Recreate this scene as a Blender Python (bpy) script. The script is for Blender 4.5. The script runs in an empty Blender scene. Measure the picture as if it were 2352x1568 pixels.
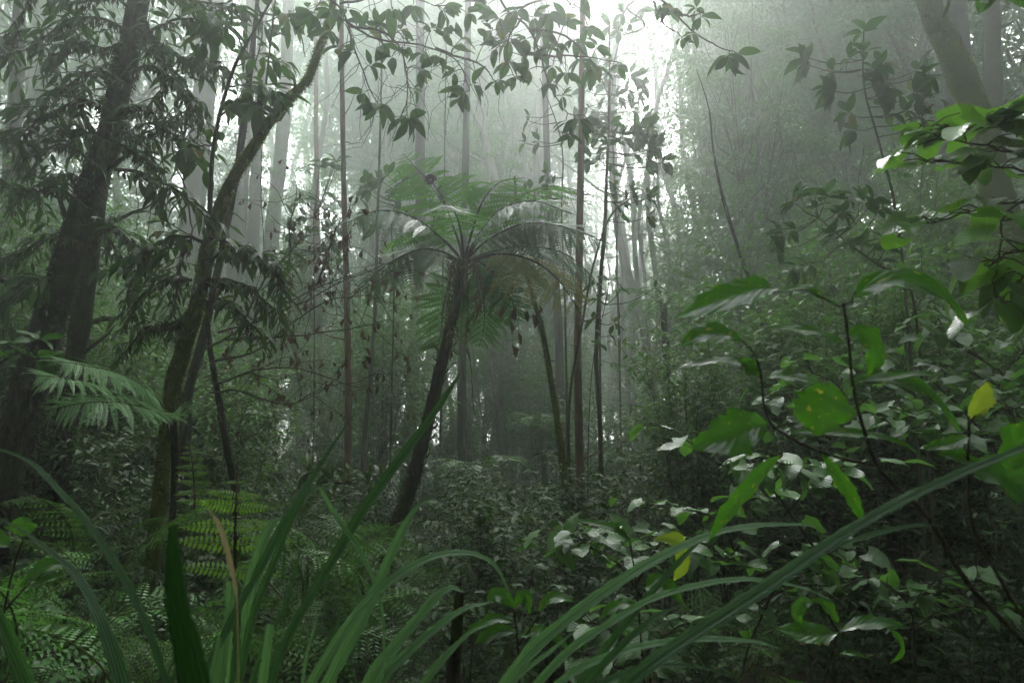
import bpy, math, random
import numpy as np
from mathutils import Vector, Matrix

# ------------------------------------------------------------------ camera, world, sun, exposure
SC = bpy.context.scene
R = math.radians
FPX = 2352 * 26 / 36.0
PITCH = R(8)
CAMZ = 1.5
cam_d = bpy.data.cameras.new("camera"); cam = bpy.data.objects.new("camera", cam_d)
SC.collection.objects.link(cam); SC.camera = cam
cam.location = (0, 0, CAMZ); cam.rotation_euler = (R(90) + PITCH, 0, 0)
cam_d.lens = 26; cam_d.sensor_width = 36; cam_d.clip_end = 600; cam_d.clip_start = 0.02
cam_d.dof.use_dof = True; cam_d.dof.focus_distance = 5.5; cam_d.dof.aperture_fstop = 8.0

SUN_EL, SUN_AZ = R(38), R(11)          # azimuth to the right of +Y
world = bpy.data.worlds.new("World"); SC.world = world; world.use_nodes = True
nt = world.node_tree; nt.nodes.clear()
sky = nt.nodes.new("ShaderNodeTexSky"); sky.sky_type = 'NISHITA'; sky.sun_disc = False
sky.sun_elevation = SUN_EL; sky.sun_rotation = SUN_AZ; sky.dust_density = 4.0; sky.altitude = 1500
hs = nt.nodes.new("ShaderNodeHueSaturation"); hs.inputs["Saturation"].default_value = 0.12
bg = nt.nodes.new("ShaderNodeBackground"); bg.inputs["Strength"].default_value = 0.15
wo = nt.nodes.new("ShaderNodeOutputWorld")
nt.links.new(sky.outputs[0], hs.inputs["Color"]); nt.links.new(hs.outputs[0], bg.inputs[0]); nt.links.new(bg.outputs[0], wo.inputs[0])

sun_d = bpy.data.lights.new("sun", 'SUN'); sun = bpy.data.objects.new("sun", sun_d); SC.collection.objects.link(sun)
sun_d.energy = 1.5; sun_d.angle = R(14); sun_d.color = (1.0, 0.985, 0.95)
sdir = Vector((math.sin(SUN_AZ) * math.cos(SUN_EL), math.cos(SUN_AZ) * math.cos(SUN_EL), math.sin(SUN_EL)))
sun.rotation_euler = sdir.to_track_quat('Z', 'Y').to_euler(); sun.location = (10, 40, 40)

SC.view_settings.view_transform = 'Standard'; SC.view_settings.look = 'None'
SC.view_settings.gamma = 1.0; SC.view_settings.use_curve_mapping = False
SC.view_settings.exposure = 3.25
HAZE = 0.0165
SC.render.engine = 'CYCLES'
cy = SC.cycles
cy.max_bounces = 6; cy.diffuse_bounces = 3; cy.glossy_bounces = 2; cy.transmission_bounces = 3
cy.volume_bounces = 2; cy.transparent_max_bounces = 4
cy.use_denoising = True; cy.sample_clamp_indirect = 4.0
cy.use_adaptive_sampling = True; cy.adaptive_threshold = 0.01
cy.caustics_reflective = False; cy.caustics_refractive = False
SC.render.use_persistent_data = False

# ------------------------------------------------------------------ geometry helpers
CP, SP = math.cos(PITCH), math.sin(PITCH)
def P(px, py, d):
    """Point seen at (px, py) of the 2352x1568 view, d metres ahead of the camera."""
    x = (px - 1176) / FPX * d; v = (784 - py) / FPX * d
    return np.array((x, CP * d - SP * v, CAMZ + SP * d + CP * v))
def PX(path, d):
    out = []
    n = len(path)
    for i, p in enumerate(path):
        dd = p[2] if len(p) > 2 else (d if not isinstance(d, tuple) else d[0] + (d[1] - d[0]) * i / (n - 1))
        out.append(P(p[0], p[1], dd))
    return np.array(out)
def wpx(w, d): return w / FPX * d
def nrm(v):
    v = np.asarray(v, float); l = np.linalg.norm(v, axis=-1, keepdims=True); return v / np.maximum(l, 1e-9)

class MB:
    """Collects vertices, quads and triangles with UVs; build() links them as one mesh."""
    def __init__(s): s.V = []; s.Q = []; s.T = []; s.UV = []; s.n = 0; s.QM = []; s.TM = []
    def add(s, V, Q=None, T=None, UV=None, m=0):
        V = np.asarray(V, np.float32).reshape(-1, 3)
        s.V.append(V); s.UV.append(np.zeros((len(V), 2), np.float32) if UV is None else np.asarray(UV, np.float32))
        if Q is not None and len(Q): s.Q.append(np.asarray(Q, np.int32) + s.n); s.QM.append(np.full(len(Q), m, np.int32))
        if T is not None and len(T): s.T.append(np.asarray(T, np.int32) + s.n); s.TM.append(np.full(len(T), m, np.int32))
        s.n += len(V)
    def mesh(s, name, mats, smooth=True):
        V = np.concatenate(s.V); UV = np.concatenate(s.UV)
        Q = np.concatenate(s.Q) if s.Q else np.zeros((0, 4), np.int32)
        T = np.concatenate(s.T) if s.T else np.zeros((0, 3), np.int32)
        me = bpy.data.meshes.new(name)
        me.vertices.add(len(V)); me.vertices.foreach_set("co", V.ravel())
        L = np.concatenate([Q.ravel(), T.ravel()]); me.loops.add(len(L)); me.loops.foreach_set("vertex_index", L)
        nq, ntr = len(Q), len(T)
        me.polygons.add(nq + ntr)
        st = np.concatenate([np.arange(nq) * 4, nq * 4 + np.arange(ntr) * 3]).astype(np.int32)
        me.polygons.foreach_set("loop_start", st)
        me.polygons.foreach_set("material_index", np.concatenate(s.QM + s.TM).astype(np.int32) if (s.QM or s.TM) else np.zeros(0, np.int32))
        me.polygons.foreach_set("use_smooth", np.full(nq + ntr, smooth))
        uvl = me.uv_layers.new(name="UVMap"); uvl.data.foreach_set("uv", UV[L].ravel())
        for m in (mats if isinstance(mats, (list, tuple)) else [mats]): me.materials.append(m)
        me.update(calc_edges=True)
        return me

def spline(pts, n):
    """Catmull-Rom through pts (any width of row), n samples."""
    p = np.asarray(pts, float)
    if len(p) == 2: 
        t = np.linspace(0, 1, n)[:, None]; return p[0] * (1 - t) + p[1] * t
    p = np.vstack([2 * p[0] - p[1], p, 2 * p[-1] - p[-2]])
    m = len(p) - 3
    u = np.linspace(0, m - 1e-9, n); i = u.astype(int); t = (u - i)[:, None]
    a, b, c, d = p[i], p[i + 1], p[i + 2], p[i + 3]
    return .5 * ((2 * b) + (c - a) * t + (2 * a - 5 * b + 4 * c - d) * t * t + (3 * b - a - 3 * c + d) * t ** 3)

def frames(p):
    T = nrm(np.gradient(p, axis=0))
    ref = np.array((0, 0, 1.)) if abs(T[0][2]) < .9 else np.array((1., 0, 0))
    N = np.zeros_like(p); N[0] = nrm(np.cross(T[0], ref))
    for i in range(1, len(p)):
        v = N[i - 1] - T[i] * np.dot(N[i - 1], T[i]); N[i] = nrm(v)
    return T, N, np.cross(T, N)

def tube(mb, pts, r, seg=6, rough=0.0, rng=None, m=0, cap=True):
    pts = np.asarray(pts, float); n = len(pts)
    r = np.broadcast_to(np.asarray(r, float), (n,)) if np.ndim(r) == 0 or len(np.atleast_1d(r)) == n else np.interp(np.linspace(0, 1, n), np.linspace(0, 1, len(r)), r)
    T, N, B = frames(pts)
    a = np.linspace(0, 2 * math.pi, seg, endpoint=False)
    rr = np.repeat(r[:, None], seg, 1)
    ln = np.concatenate([[0], np.cumsum(np.linalg.norm(np.diff(pts, axis=0), axis=1))])
    if rough and rng is not None:
        k = np.zeros((n, seg))
        for _ in range(7):
            k += rng.normal() * .45 * np.sin(a[None] * rng.integers(0, 7) + rng.uniform(.6, 7) * ln[:, None] / max(.25, r.max() * 4) + rng.uniform(0, 7))
        k += rng.normal(0, .6, (n, seg))
        rr = rr * (1 + rough * k)
    V = pts[:, None] + rr[..., None] * (np.cos(a)[None, :, None] * N[:, None] + np.sin(a)[None, :, None] * B[:, None])
    i = np.arange(n - 1)[:, None] * seg; j = np.arange(seg)[None]; j2 = (j + 1) % seg
    Q = np.stack([i + j, i + j2, i + seg + j2, i + seg + j], -1).reshape(-1, 4)
    UV = np.stack([np.repeat(a[None] / 6.283, n, 0), np.repeat(ln[:, None], seg, 1)], -1).reshape(-1, 2)
    V = V.reshape(-1, 3); Tt = None
    if cap:
        c = n * seg; V = np.vstack([V, pts[-1] + T[-1] * r[-1] * .4]); UV = np.vstack([UV, [0, ln[-1]]])
        Tt = np.stack([(n - 1) * seg + j[0], (n - 1) * seg + j2[0], np.full(seg, c)], -1)
    mb.add(V, Q, Tt, UV, m)

# ------------------------------------------------------------------ scene helpers
COL = SC.collection
def thing(name, label, cat, loc, group=None):
    o = bpy.data.objects.new(name, None); COL.objects.link(o)
    o.location = Vector([float(v) for v in loc]); o.empty_display_size = .1
    o["label"] = label; o["category"] = cat
    if group: o["group"] = group
    return o
def rootloc(o):
    while o.parent: o = o.parent
    return o.location
def part(name, me, parent, M=None, kind=None, label=None):
    """Part in world coordinates M (mesh in world coordinates when M is None)."""
    o = bpy.data.objects.new(name, me); COL.objects.link(o)
    if parent is not None:
        o.parent = parent
        L = rootloc(parent)
        if parent.parent is not None or parent.type == 'EMPTY':
            pass
        if parent.type == 'EMPTY':
            o.matrix_basis = Matrix.Translation(-L) @ (M or Matrix())
        else:
            o.matrix_basis = (M or Matrix())        # parents that are meshes sit at the world origin frame
    elif M is not None: o.matrix_basis = M
    if kind: o["kind"] = kind
    if label: o["label"] = label
    return o
def dup(o, M):
    """copy a thing (Empty > parts > sub-parts) to matrix M"""
    r = o.copy(); COL.objects.link(r); r.matrix_basis = M
    for ch in o.children:
        c = ch.copy(); COL.objects.link(c); c.parent = r
        for g in ch.children:
            e = g.copy(); COL.objects.link(e); e.parent = c
    return r
def basis(pos, d, up, sx, sy, sz):
    y = nrm(d); x = nrm(np.cross(y, up)); z = np.cross(x, y)
    return Matrix(((x[0]*sx, y[0]*sy, z[0]*sz, pos[0]), (x[1]*sx, y[1]*sy, z[1]*sz, pos[1]), (x[2]*sx, y[2]*sy, z[2]*sz, pos[2]), (0, 0, 0, 1)))

# ------------------------------------------------------------------ materials
def ramp(n, stops):
    r = n.new("ShaderNodeValToRGB"); e = r.color_ramp.elements
    e[0].position, e[0].color = stops[0][0], (*stops[0][1], 1); e[1].position, e[1].color = stops[-1][0], (*stops[-1][1], 1)
    for p, c in stops[1:-1]:
        x = e.new(p); x.color = (*c, 1)
    return r
def leafmat(name, a, b, trans, rough=.38, tw=.35, veins=14, old=None, spec=.5, spots=.0, vc=1.5, bump=.25):
    m = bpy.data.materials.new(name); m.use_nodes = True; t = m.node_tree; n = t.nodes; l = t.links; n.clear()
    out = n.new("ShaderNodeOutputMaterial"); p = n.new("ShaderNodeBsdfPrincipled"); tr = n.new("ShaderNodeBsdfTranslucent"); mx = n.new("ShaderNodeMixShader")
    oi = n.new("ShaderNodeObjectInfo"); ge = n.new("ShaderNodeNewGeometry"); add = n.new("ShaderNodeMath"); add.operation = 'ADD'
    l.new(oi.outputs["Random"], add.inputs[0]); l.new(ge.outputs["Random Per Island"], add.inputs[1])
    fr = n.new("ShaderNodeMath"); fr.operation = 'FRACT'; l.new(add.outputs[0], fr.inputs[0])
    st = [(0, a), (.8, b)]
    if old: st += [(.93, b), (1.0, old)]
    else: st += [(1.0, b)]
    cr = ramp(n, st); l.new(fr.outputs[0], cr.inputs[0]); col = cr.outputs[0]
    trc = n.new("ShaderNodeRGB"); trc.outputs[0].default_value = (*trans, 1)
    tmix = n.new("ShaderNodeMixRGB"); tmix.blend_type = 'MIX'; tmix.inputs[0].default_value = .8; l.new(cr.outputs[0], tmix.inputs[1]); l.new(trc.outputs[0], tmix.inputs[2])
    tcol = tmix.outputs[0]
    if veins:
        uv = n.new("ShaderNodeUVMap"); sx = n.new("ShaderNodeSeparateXYZ"); l.new(uv.outputs[0], sx.inputs[0])
        def M(op, x, y=None, z=None):
            q = n.new("ShaderNodeMath"); q.operation = op
            for k, v in enumerate((x, y, z)):
                if v is None: continue
                if isinstance(v, (int, float)): q.inputs[k].default_value = v
                else: l.new(v, q.inputs[k])
            return q.outputs[0]
        s = M('ABSOLUTE', M('SUBTRACT', sx.outputs[0], .5))        # 0 at midrib .. .5 edge
        mid = M('LESS_THAN', s, .022)
        ph = M('SUBTRACT', M('MULTIPLY', sx.outputs[1], float(veins)), M('MULTIPLY', s, veins * .55))
        sv = M('LESS_THAN', M('ABSOLUTE', M('SUBTRACT', M('FRACT', ph), .5)), .075)
        v = M('MAXIMUM', mid, M('MULTIPLY', sv, .55))
        vm = n.new("ShaderNodeMixRGB"); vm.inputs[2].default_value = (min(1, b[0]*vc+.02), min(1, b[1]*vc+.02), min(1, b[2]*vc+.01), 1)
        l.new(M('MULTIPLY', v, .6), vm.inputs[0]); l.new(col, vm.inputs[1]); col = vm.outputs[0]
        tm = n.new("ShaderNodeMixRGB"); tm.inputs[2].default_value = (trans[0]*.45, trans[1]*.5, trans[2]*.4, 1)
        l.new(M('MULTIPLY', v, .7), tm.inputs[0]); l.new(tcol, tm.inputs[1]); tcol = tm.outputs[0]
        bp = n.new("ShaderNodeBump"); bp.inputs["Strength"].default_value = bump; bp.inputs["Distance"].default_value = .004
        hh = M('SINE', M('MULTIPLY', ph, 6.283)); l.new(M('SUBTRACT', M('MULTIPLY', hh, .5), M('MULTIPLY', mid, 1.5)), bp.inputs["Height"]); l.new(bp.outputs[0], p.inputs["Normal"])
    if spots:
        tc = n.new("ShaderNodeTexCoord"); no = n.new("ShaderNodeTexNoise"); no.inputs["Scale"].default_value = 9; no.inputs["Detail"].default_value = 4
        uv2 = n.new("ShaderNodeUVMap"); mp = n.new("ShaderNodeVectorMath"); mp.operation = 'ADD'; l.new(uv2.outputs[0], mp.inputs[0]); l.new(oi.outputs["Random"], mp.inputs[1]); l.new(mp.outputs[0], no.inputs["Vector"])
        r2 = ramp(n, [(.64, (0, 0, 0)), (.70, (1, 1, 1))]); l.new(no.outputs[0], r2.inputs[0])
        for which in (0, 1):
            q = n.new("ShaderNodeMixRGB"); q.inputs[2].default_value = (.30, .26, .03, 1) if which == 0 else (.55, .5, .05, 1)
            f = n.new("ShaderNodeMath"); f.operation = 'MULTIPLY'; l.new(r2.outputs[0], f.inputs[0]); f.inputs[1].default_value = spots; l.new(f.outputs[0], q.inputs[0])
            if which == 0: l.new(col, q.inputs[1]); col = q.outputs[0]
            else: l.new(tcol, q.inputs[1]); tcol = q.outputs[0]
    l.new(col, p.inputs["Base Color"]); p.inputs["Roughness"].default_value = rough; p.inputs["Specular IOR Level"].default_value = spec
    l.new(tcol, tr.inputs[0]); mx.inputs[0].default_value = tw
    l.new(p.outputs[0], mx.inputs[1]); l.new(tr.outputs[0], mx.inputs[2]); l.new(mx.outputs[0], out.inputs[0])
    return m
def barkmat(name, a, b, moss, amt=.5, scale=6, stretch=.25, bump=.6):
    m = bpy.data.materials.new(name); m.use_nodes = True; t = m.node_tree; n = t.nodes; l = t.links
    p = n["Principled BSDF"]; tc = n.new("ShaderNodeTexCoord"); mp = n.new("ShaderNodeMapping"); mp.inputs["Scale"].default_value = (1, 1, stretch)
    l.new(tc.outputs["Object"], mp.inputs[0])
    no = n.new("ShaderNodeTexNoise"); no.inputs["Scale"].default_value = scale * 4; no.inputs["Detail"].default_value = 6; l.new(mp.outputs[0], no.inputs[0])
    c = ramp(n, [(.3, a), (.7, b)]); l.new(no.outputs[0], c.inputs[0])
    n2 = n.new("ShaderNodeTexNoise"); n2.inputs["Scale"].default_value = scale * .6; n2.inputs["Detail"].default_value = 8; n2.inputs["Roughness"].default_value = .7; l.new(tc.outputs["Object"], n2.inputs[0])
    r = ramp(n, [(.62 - amt * .35, (0, 0, 0)), (.72 - amt * .35, (1, 1, 1))]); l.new(n2.outputs[0], r.inputs[0])
    mx = n.new("ShaderNodeMixRGB"); l.new(r.outputs[0], mx.inputs[0]); l.new(c.outputs[0], mx.inputs[1]); mx.inputs[2].default_value = (*moss, 1)
    l.new(mx.outputs[0], p.inputs["Base Color"]); p.inputs["Roughness"].default_value = .85; p.inputs["Specular IOR Level"].default_value = .2
    bp = n.new("ShaderNodeBump"); bp.inputs["Strength"].default_value = bump; bp.inputs["Distance"].default_value = .02
    n3 = n.new("ShaderNodeTexNoise"); n3.inputs["Scale"].default_value = scale * 9; n3.inputs["Detail"].default_value = 5; l.new(mp.outputs[0], n3.inputs[0])
    l.new(n3.outputs[0], bp.inputs["Height"]); l.new(bp.outputs[0], p.inputs["Normal"])
    return m
M_BROAD = leafmat("broad_leaf", (.016, .040, .013), (.032, .075, .018), (.07, .20, .025), .5, .3, 12, (.22, .16, .03), .25)
M_LANCE = leafmat("lance_leaf", (.012, .028, .009), (.03, .07, .016), (.07, .18, .02), .42, .25, 12, (.10, .16, .02), .3)
M_HEART = leafmat("heart_leaf", (.035, .095, .03), (.065, .16, .035), (.13, .36, .03), .36, .36, 8, None, .7, .35, 1.7, .3)
M_VINE = leafmat("vine_leaf", (.015, .055, .010), (.07, .19, .02), (.14, .35, .02), .3, .4, 8, None, .6, .35, 1.6, .25)
M_FORE = leafmat("foreground_leaf", (.02, .075, .012), (.038, .12, .016), (.09, .32, .012), .26, .35, 8, None, .75, .9, 1.5, .14)
M_YELLOW = leafmat("yellow_leaf", (.14, .24, .025), (.2, .3, .03), (.36, .5, .03), .4, .45, 8, None, .4, .8, 1.3, .15)
M_DEAD = leafmat("dead_leaf", (.06, .034, .022), (.13, .08, .05), (.12, .065, .035), .7, .2, 10, None, .2)
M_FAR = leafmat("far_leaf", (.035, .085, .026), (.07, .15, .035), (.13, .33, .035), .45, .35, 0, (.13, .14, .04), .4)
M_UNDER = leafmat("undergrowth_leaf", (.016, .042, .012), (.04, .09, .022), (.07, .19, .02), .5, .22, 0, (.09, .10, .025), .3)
M_FERN = leafmat("fern_leaf", (.03, .085, .02), (.055, .135, .028), (.10, .27, .03), .55, .35, 0, None, .4)
M_FERN_PALE = leafmat("pale_fern_leaf", (.085, .21, .06), (.11, .27, .075), (.15, .38, .06), .5, .3, 0, None, .45)
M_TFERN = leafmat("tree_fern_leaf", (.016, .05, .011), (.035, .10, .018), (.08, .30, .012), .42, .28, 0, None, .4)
M_TFERN_BACKLIT = leafmat("backlit_tree_fern_leaf", (.03, .10, .015), (.055, .15, .02), (.16, .50, .02), .8, .5, 0, None, .05)  # backlit glow of the upper fronds put into the leaf colour
M_LADDER = leafmat("ladder_fern_leaf", (.11, .23, .03), (.15, .30, .04), (.26, .52, .03), .4, .4, 0, None, .4)
M_TFERN_Y = leafmat("yellowing_fern_leaf", (.12, .14, .025), (.17, .18, .03), (.3, .32, .04), .5, .4, 0, None, .3)
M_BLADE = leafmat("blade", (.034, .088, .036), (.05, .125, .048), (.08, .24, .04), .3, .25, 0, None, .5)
M_BLADE_PALE = leafmat("pale_blade", (.12, .28, .115), (.16, .34, .145), (.17, .42, .09), .25, .27, 0, None, 1.0)  # pale blade green, brightened further to stand in for glossy highlights
M_STRAW = leafmat("straw", (.35, .28, .16), (.4, .33, .2), (.3, .25, .12), .6, .3, 0)
M_BARK = barkmat("dark_bark", (.014, .012, .009), (.045, .036, .028), (.035, .05, .012), .35, 6, .25, 1.0)
M_MOSSY = barkmat("mossy_bark", (.018, .016, .010), (.05, .042, .025), (.075, .105, .014), .85, 8, .6, 1.0)
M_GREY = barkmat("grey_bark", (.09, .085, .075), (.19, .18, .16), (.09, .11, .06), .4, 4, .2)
M_BROWN = barkmat("brown_bark", (.09, .055, .038), (.19, .12, .085), (.07, .08, .03), .25, 6, .2)
M_TWIG = barkmat("twig", (.035, .028, .02), (.08, .065, .045), (.05, .07, .02), .3, 20, 1)
M_STEM = barkmat("green_stem", (.05, .07, .02), (.09, .12, .035), (.06, .09, .02), .3, 20, 1)
M_MOSS = leafmat("moss_tuft", (.07, .09, .012), (.20, .23, .03), (.22, .28, .03), .9, .3, 0, None, .1)
M_HANG = leafmat("hanging_moss", (.03, .035, .016), (.06, .065, .028), (.06, .07, .02), .9, .25, 0, None, .1)
# stripes along the sword leaves: real ribbing of the blade, from the UV across it
def blade_stripes(m, lighter):
    n = m.node_tree.nodes; l = m.node_tree.links; p = [x for x in n if x.type == 'BSDF_PRINCIPLED'][0]
    src = p.inputs["Base Color"].links[0].from_socket
    uv = n.new("ShaderNodeUVMap"); sx = n.new("ShaderNodeSeparateXYZ"); l.new(uv.outputs[0], sx.inputs[0])
    k = n.new("ShaderNodeMath"); k.operation = 'MULTIPLY'; k.inputs[1].default_value = 31; l.new(sx.outputs[0], k.inputs[0])
    s = n.new("ShaderNodeMath"); s.operation = 'SINE'; l.new(k.outputs[0], s.inputs[0])
    k2 = n.new("ShaderNodeMath"); k2.operation = 'MULTIPLY_ADD'; k2.inputs[1].default_value = .5; k2.inputs[2].default_value = .35; l.new(s.outputs[0], k2.inputs[0])
    mx = n.new("ShaderNodeMixRGB"); mx.inputs[2].default_value = (*lighter, 1); l.new(k2.outputs[0], mx.inputs[0]); l.new(src, mx.inputs[1]); l.new(mx.outputs[0], p.inputs["Base Color"])
    bp = n.new("ShaderNodeBump"); bp.inputs["Strength"].default_value = .6; bp.inputs["Distance"].default_value = .004; l.new(s.outputs[0], bp.inputs["Height"]); l.new(bp.outputs[0], p.inputs["Normal"])
def blade_wear(m):
    n = m.node_tree.nodes; l = m.node_tree.links; p = [x for x in n if x.type == 'BSDF_PRINCIPLED'][0]; src = p.inputs["Base Color"].links[0].from_socket
    uv = n.new("ShaderNodeUVMap"); mp = n.new("ShaderNodeMapping"); mp.inputs["Scale"].default_value = (5, 45, 1); oi = n.new("ShaderNodeObjectInfo"); l.new(uv.outputs[0], mp.inputs[0]); l.new(oi.outputs["Random"], mp.inputs["Location"])
    no = n.new("ShaderNodeTexNoise"); no.inputs["Scale"].default_value = 1.2; no.inputs["Detail"].default_value = 6; l.new(mp.outputs[0], no.inputs[0])
    sx = n.new("ShaderNodeSeparateXYZ"); l.new(uv.outputs[0], sx.inputs[0])
    tip = n.new("ShaderNodeMapRange"); tip.inputs[1].default_value = .07; tip.inputs[2].default_value = 0; tip.inputs[3].default_value = 0; tip.inputs[4].default_value = .35; l.new(sx.outputs[1], tip.inputs[0])
    ad = n.new("ShaderNodeMath"); ad.operation = 'ADD'; l.new(no.outputs[0], ad.inputs[0]); l.new(tip.outputs[0], ad.inputs[1])
    r = ramp(n, [(.68, (0, 0, 0)), (.76, (1, 1, 1))]); l.new(ad.outputs[0], r.inputs[0]); mx = n.new("ShaderNodeMixRGB"); mx.inputs[2].default_value = (.16, .13, .05, 1)
    f = n.new("ShaderNodeMath"); f.operation = 'MULTIPLY'; f.inputs[1].default_value = .7; l.new(r.outputs[0], f.inputs[0]); l.new(f.outputs[0], mx.inputs[0]); l.new(src, mx.inputs[1]); l.new(mx.outputs[0], p.inputs["Base Color"])
    n2 = n.new("ShaderNodeTexNoise"); n2.inputs["Scale"].default_value = 2.5; l.new(mp.outputs[0], n2.inputs[0]); rr = n.new("ShaderNodeMapRange"); rr.inputs[3].default_value = .16; rr.inputs[4].default_value = .55; l.new(n2.outputs[0], rr.inputs[0]); l.new(rr.outputs[0], p.inputs["Roughness"])
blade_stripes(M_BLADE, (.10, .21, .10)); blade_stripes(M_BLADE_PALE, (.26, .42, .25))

blade_wear(M_BLADE); blade_wear(M_BLADE_PALE)
# ------------------------------------------------------------------ leaf meshes (unit length along +Y, blade normal +Z)
def leaf_mesh(name, mat, prof, nl=7, nw=1, fold=.15, droop=.25, wave=0., lobe=0., seed=0, pet=.06):
    """prof(t) half width; petiole included as the first short piece."""
    rg = np.random.default_rng(seed); ph = rg.uniform(0, 6, 3)
    t = np.linspace(0, 1, nl + 1); s = np.linspace(-1, 1, 2 * nw + 1)
    w = prof(t); tt, ss = np.meshgrid(t, s, indexing='ij'); W = np.repeat(w[:, None], len(s), 1)
    X = ss * W; Y = pet + (1 - pet) * tt - lobe * (np.abs(ss) ** 1.5) * (1 - tt) ** 3
    Z = fold * np.abs(ss) * W * 2 - droop * tt ** 2 + wave * np.sin(tt * 11 + ph[0] + ss * 1.5) * np.abs(ss)
    V = np.stack([X, Y, Z], -1).reshape(-1, 3); k = len(s)
    i = np.arange(nl)[:, None] * k; j = np.arange(k - 1)[None]
    Q = np.stack([i + j, i + j + 1, i + k + j + 1, i + k + j], -1).reshape(-1, 4)
    UV = np.stack([(ss + 1) / 2, tt], -1).reshape(-1, 2)
    mb = MB(); mb.add(V, Q, None, UV)
    mb.add([(-.006, 0, 0), (.006, 0, 0), (.006, pet + .02, 0.004), (-.006, pet + .02, 0.004)], [(0, 1, 2, 3)], None, [(.5, 0)] * 4)
    return mb.mesh(name, mat)
ell = lambda w, pk=.45, tip=1.: (lambda t: w * np.clip(np.sin(np.pi * np.clip(t, 0, 1) ** (math.log(.5) / math.log(pk))), 0, 1) ** .8 * (1 - .25 * t) ** tip)
def heartp(w): return lambda t: w * np.clip((1 - t) ** .62 * (t + .10) ** .28 * 1.45, 0, 1.2) * (t < .999)
LEAF = {}
LEAF['broad'] = [leaf_mesh("broad_leaf", M_BROAD, ell(.24, .5), 7, 1, .2, d, .015, 0, i) for i, d in enumerate((.12, .3, .05, .45))]
LEAF['lance'] = [leaf_mesh("lance_leaf", M_LANCE, ell(.14, .45), 7, 1, .25, d, .01, 0, i) for i, d in enumerate((.15, .35, .5, .05))]
LEAF['heart'] = [leaf_mesh("heart_leaf", M_HEART, heartp(.40), 6, 2, .12, d, .03, .16, i) for i, d in enumerate((.12, .25, .38, .05))]
LEAF['vine'] = [leaf_mesh('heart_leaf', M_VINE, heartp(.42), 7, 2, .10, d, .03, .16, i) for i, d in enumerate((.12, .25, .38, .05))]
LEAF['fore'] = [leaf_mesh("fore_leaf", M_FORE, ell(.26, .5), 9, 2, .14, d, .03, 0, i) for i, d in enumerate((.15, .3, .45))]
LEAF['dead'] = [leaf_mesh("dead_leaf", M_DEAD, ell(.17, .5), 6, 1, c, d, .09, 0, i) for i, (c, d) in enumerate(((1.3, .25), (1.7, -.25), (.8, .45)))]
LEAF['yellow'] = [leaf_mesh("yellow_leaf", M_YELLOW, ell(.28, .5), 7, 1, .14, .2, .02, 0, 3)]

TPL_A = (np.array([(0, 0, 0), (-.5, .45, .05), (0, 1, -.12), (.5, .45, .05), (0, .5, 0)]), np.array([(0, 4, 2, 1), (0, 3, 2, 4)]))
TPL_B = (np.array([(0, 0, 0), (-.42, .25, .04), (-.42, .62, .0), (0, 1, -.18), (.42, .62, .0), (.42, .25, .04), (0, .42, 0)]), np.array([(0, 6, 2, 1), (6, 3, 2, 2), (0, 5, 4, 6), (6, 4, 3, 3)]))
def add_leaves(mb, B, D, U, L, Wr, tpl='A', m=0):
    B = np.asarray(B, float); D = nrm(D); X = nrm(np.cross(D, U)); Z = np.cross(X, D); L = np.asarray(L, float); n = len(B)
    W = (L * Wr)[:, None, None]; L3 = L[:, None, None]
    if tpl == 'A':
        tv, tq = TPL_A; T = None; Q = tq
    else:
        tv = TPL_B[0]; Q = np.array([(0, 6, 2, 1), (0, 5, 4, 6)]); T = np.array([(6, 3, 2), (6, 4, 3)])
    V = B[:, None] + tv[None, :, 0:1] * W * X[:, None] + tv[None, :, 1:2] * L3 * D[:, None] + tv[None, :, 2:3] * L3 * Z[:, None]
    off = (np.arange(n) * len(tv))[:, None, None]
    mb.add(V.reshape(-1, 3), (Q[None] + off).reshape(-1, 4), None if T is None else (T[None] + off).reshape(-1, 3), None, m)

def rdir(rg, n, zs=1.):
    v = rg.normal(size=(n, 3)); v[:, 2] *= zs; return nrm(v)

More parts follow.
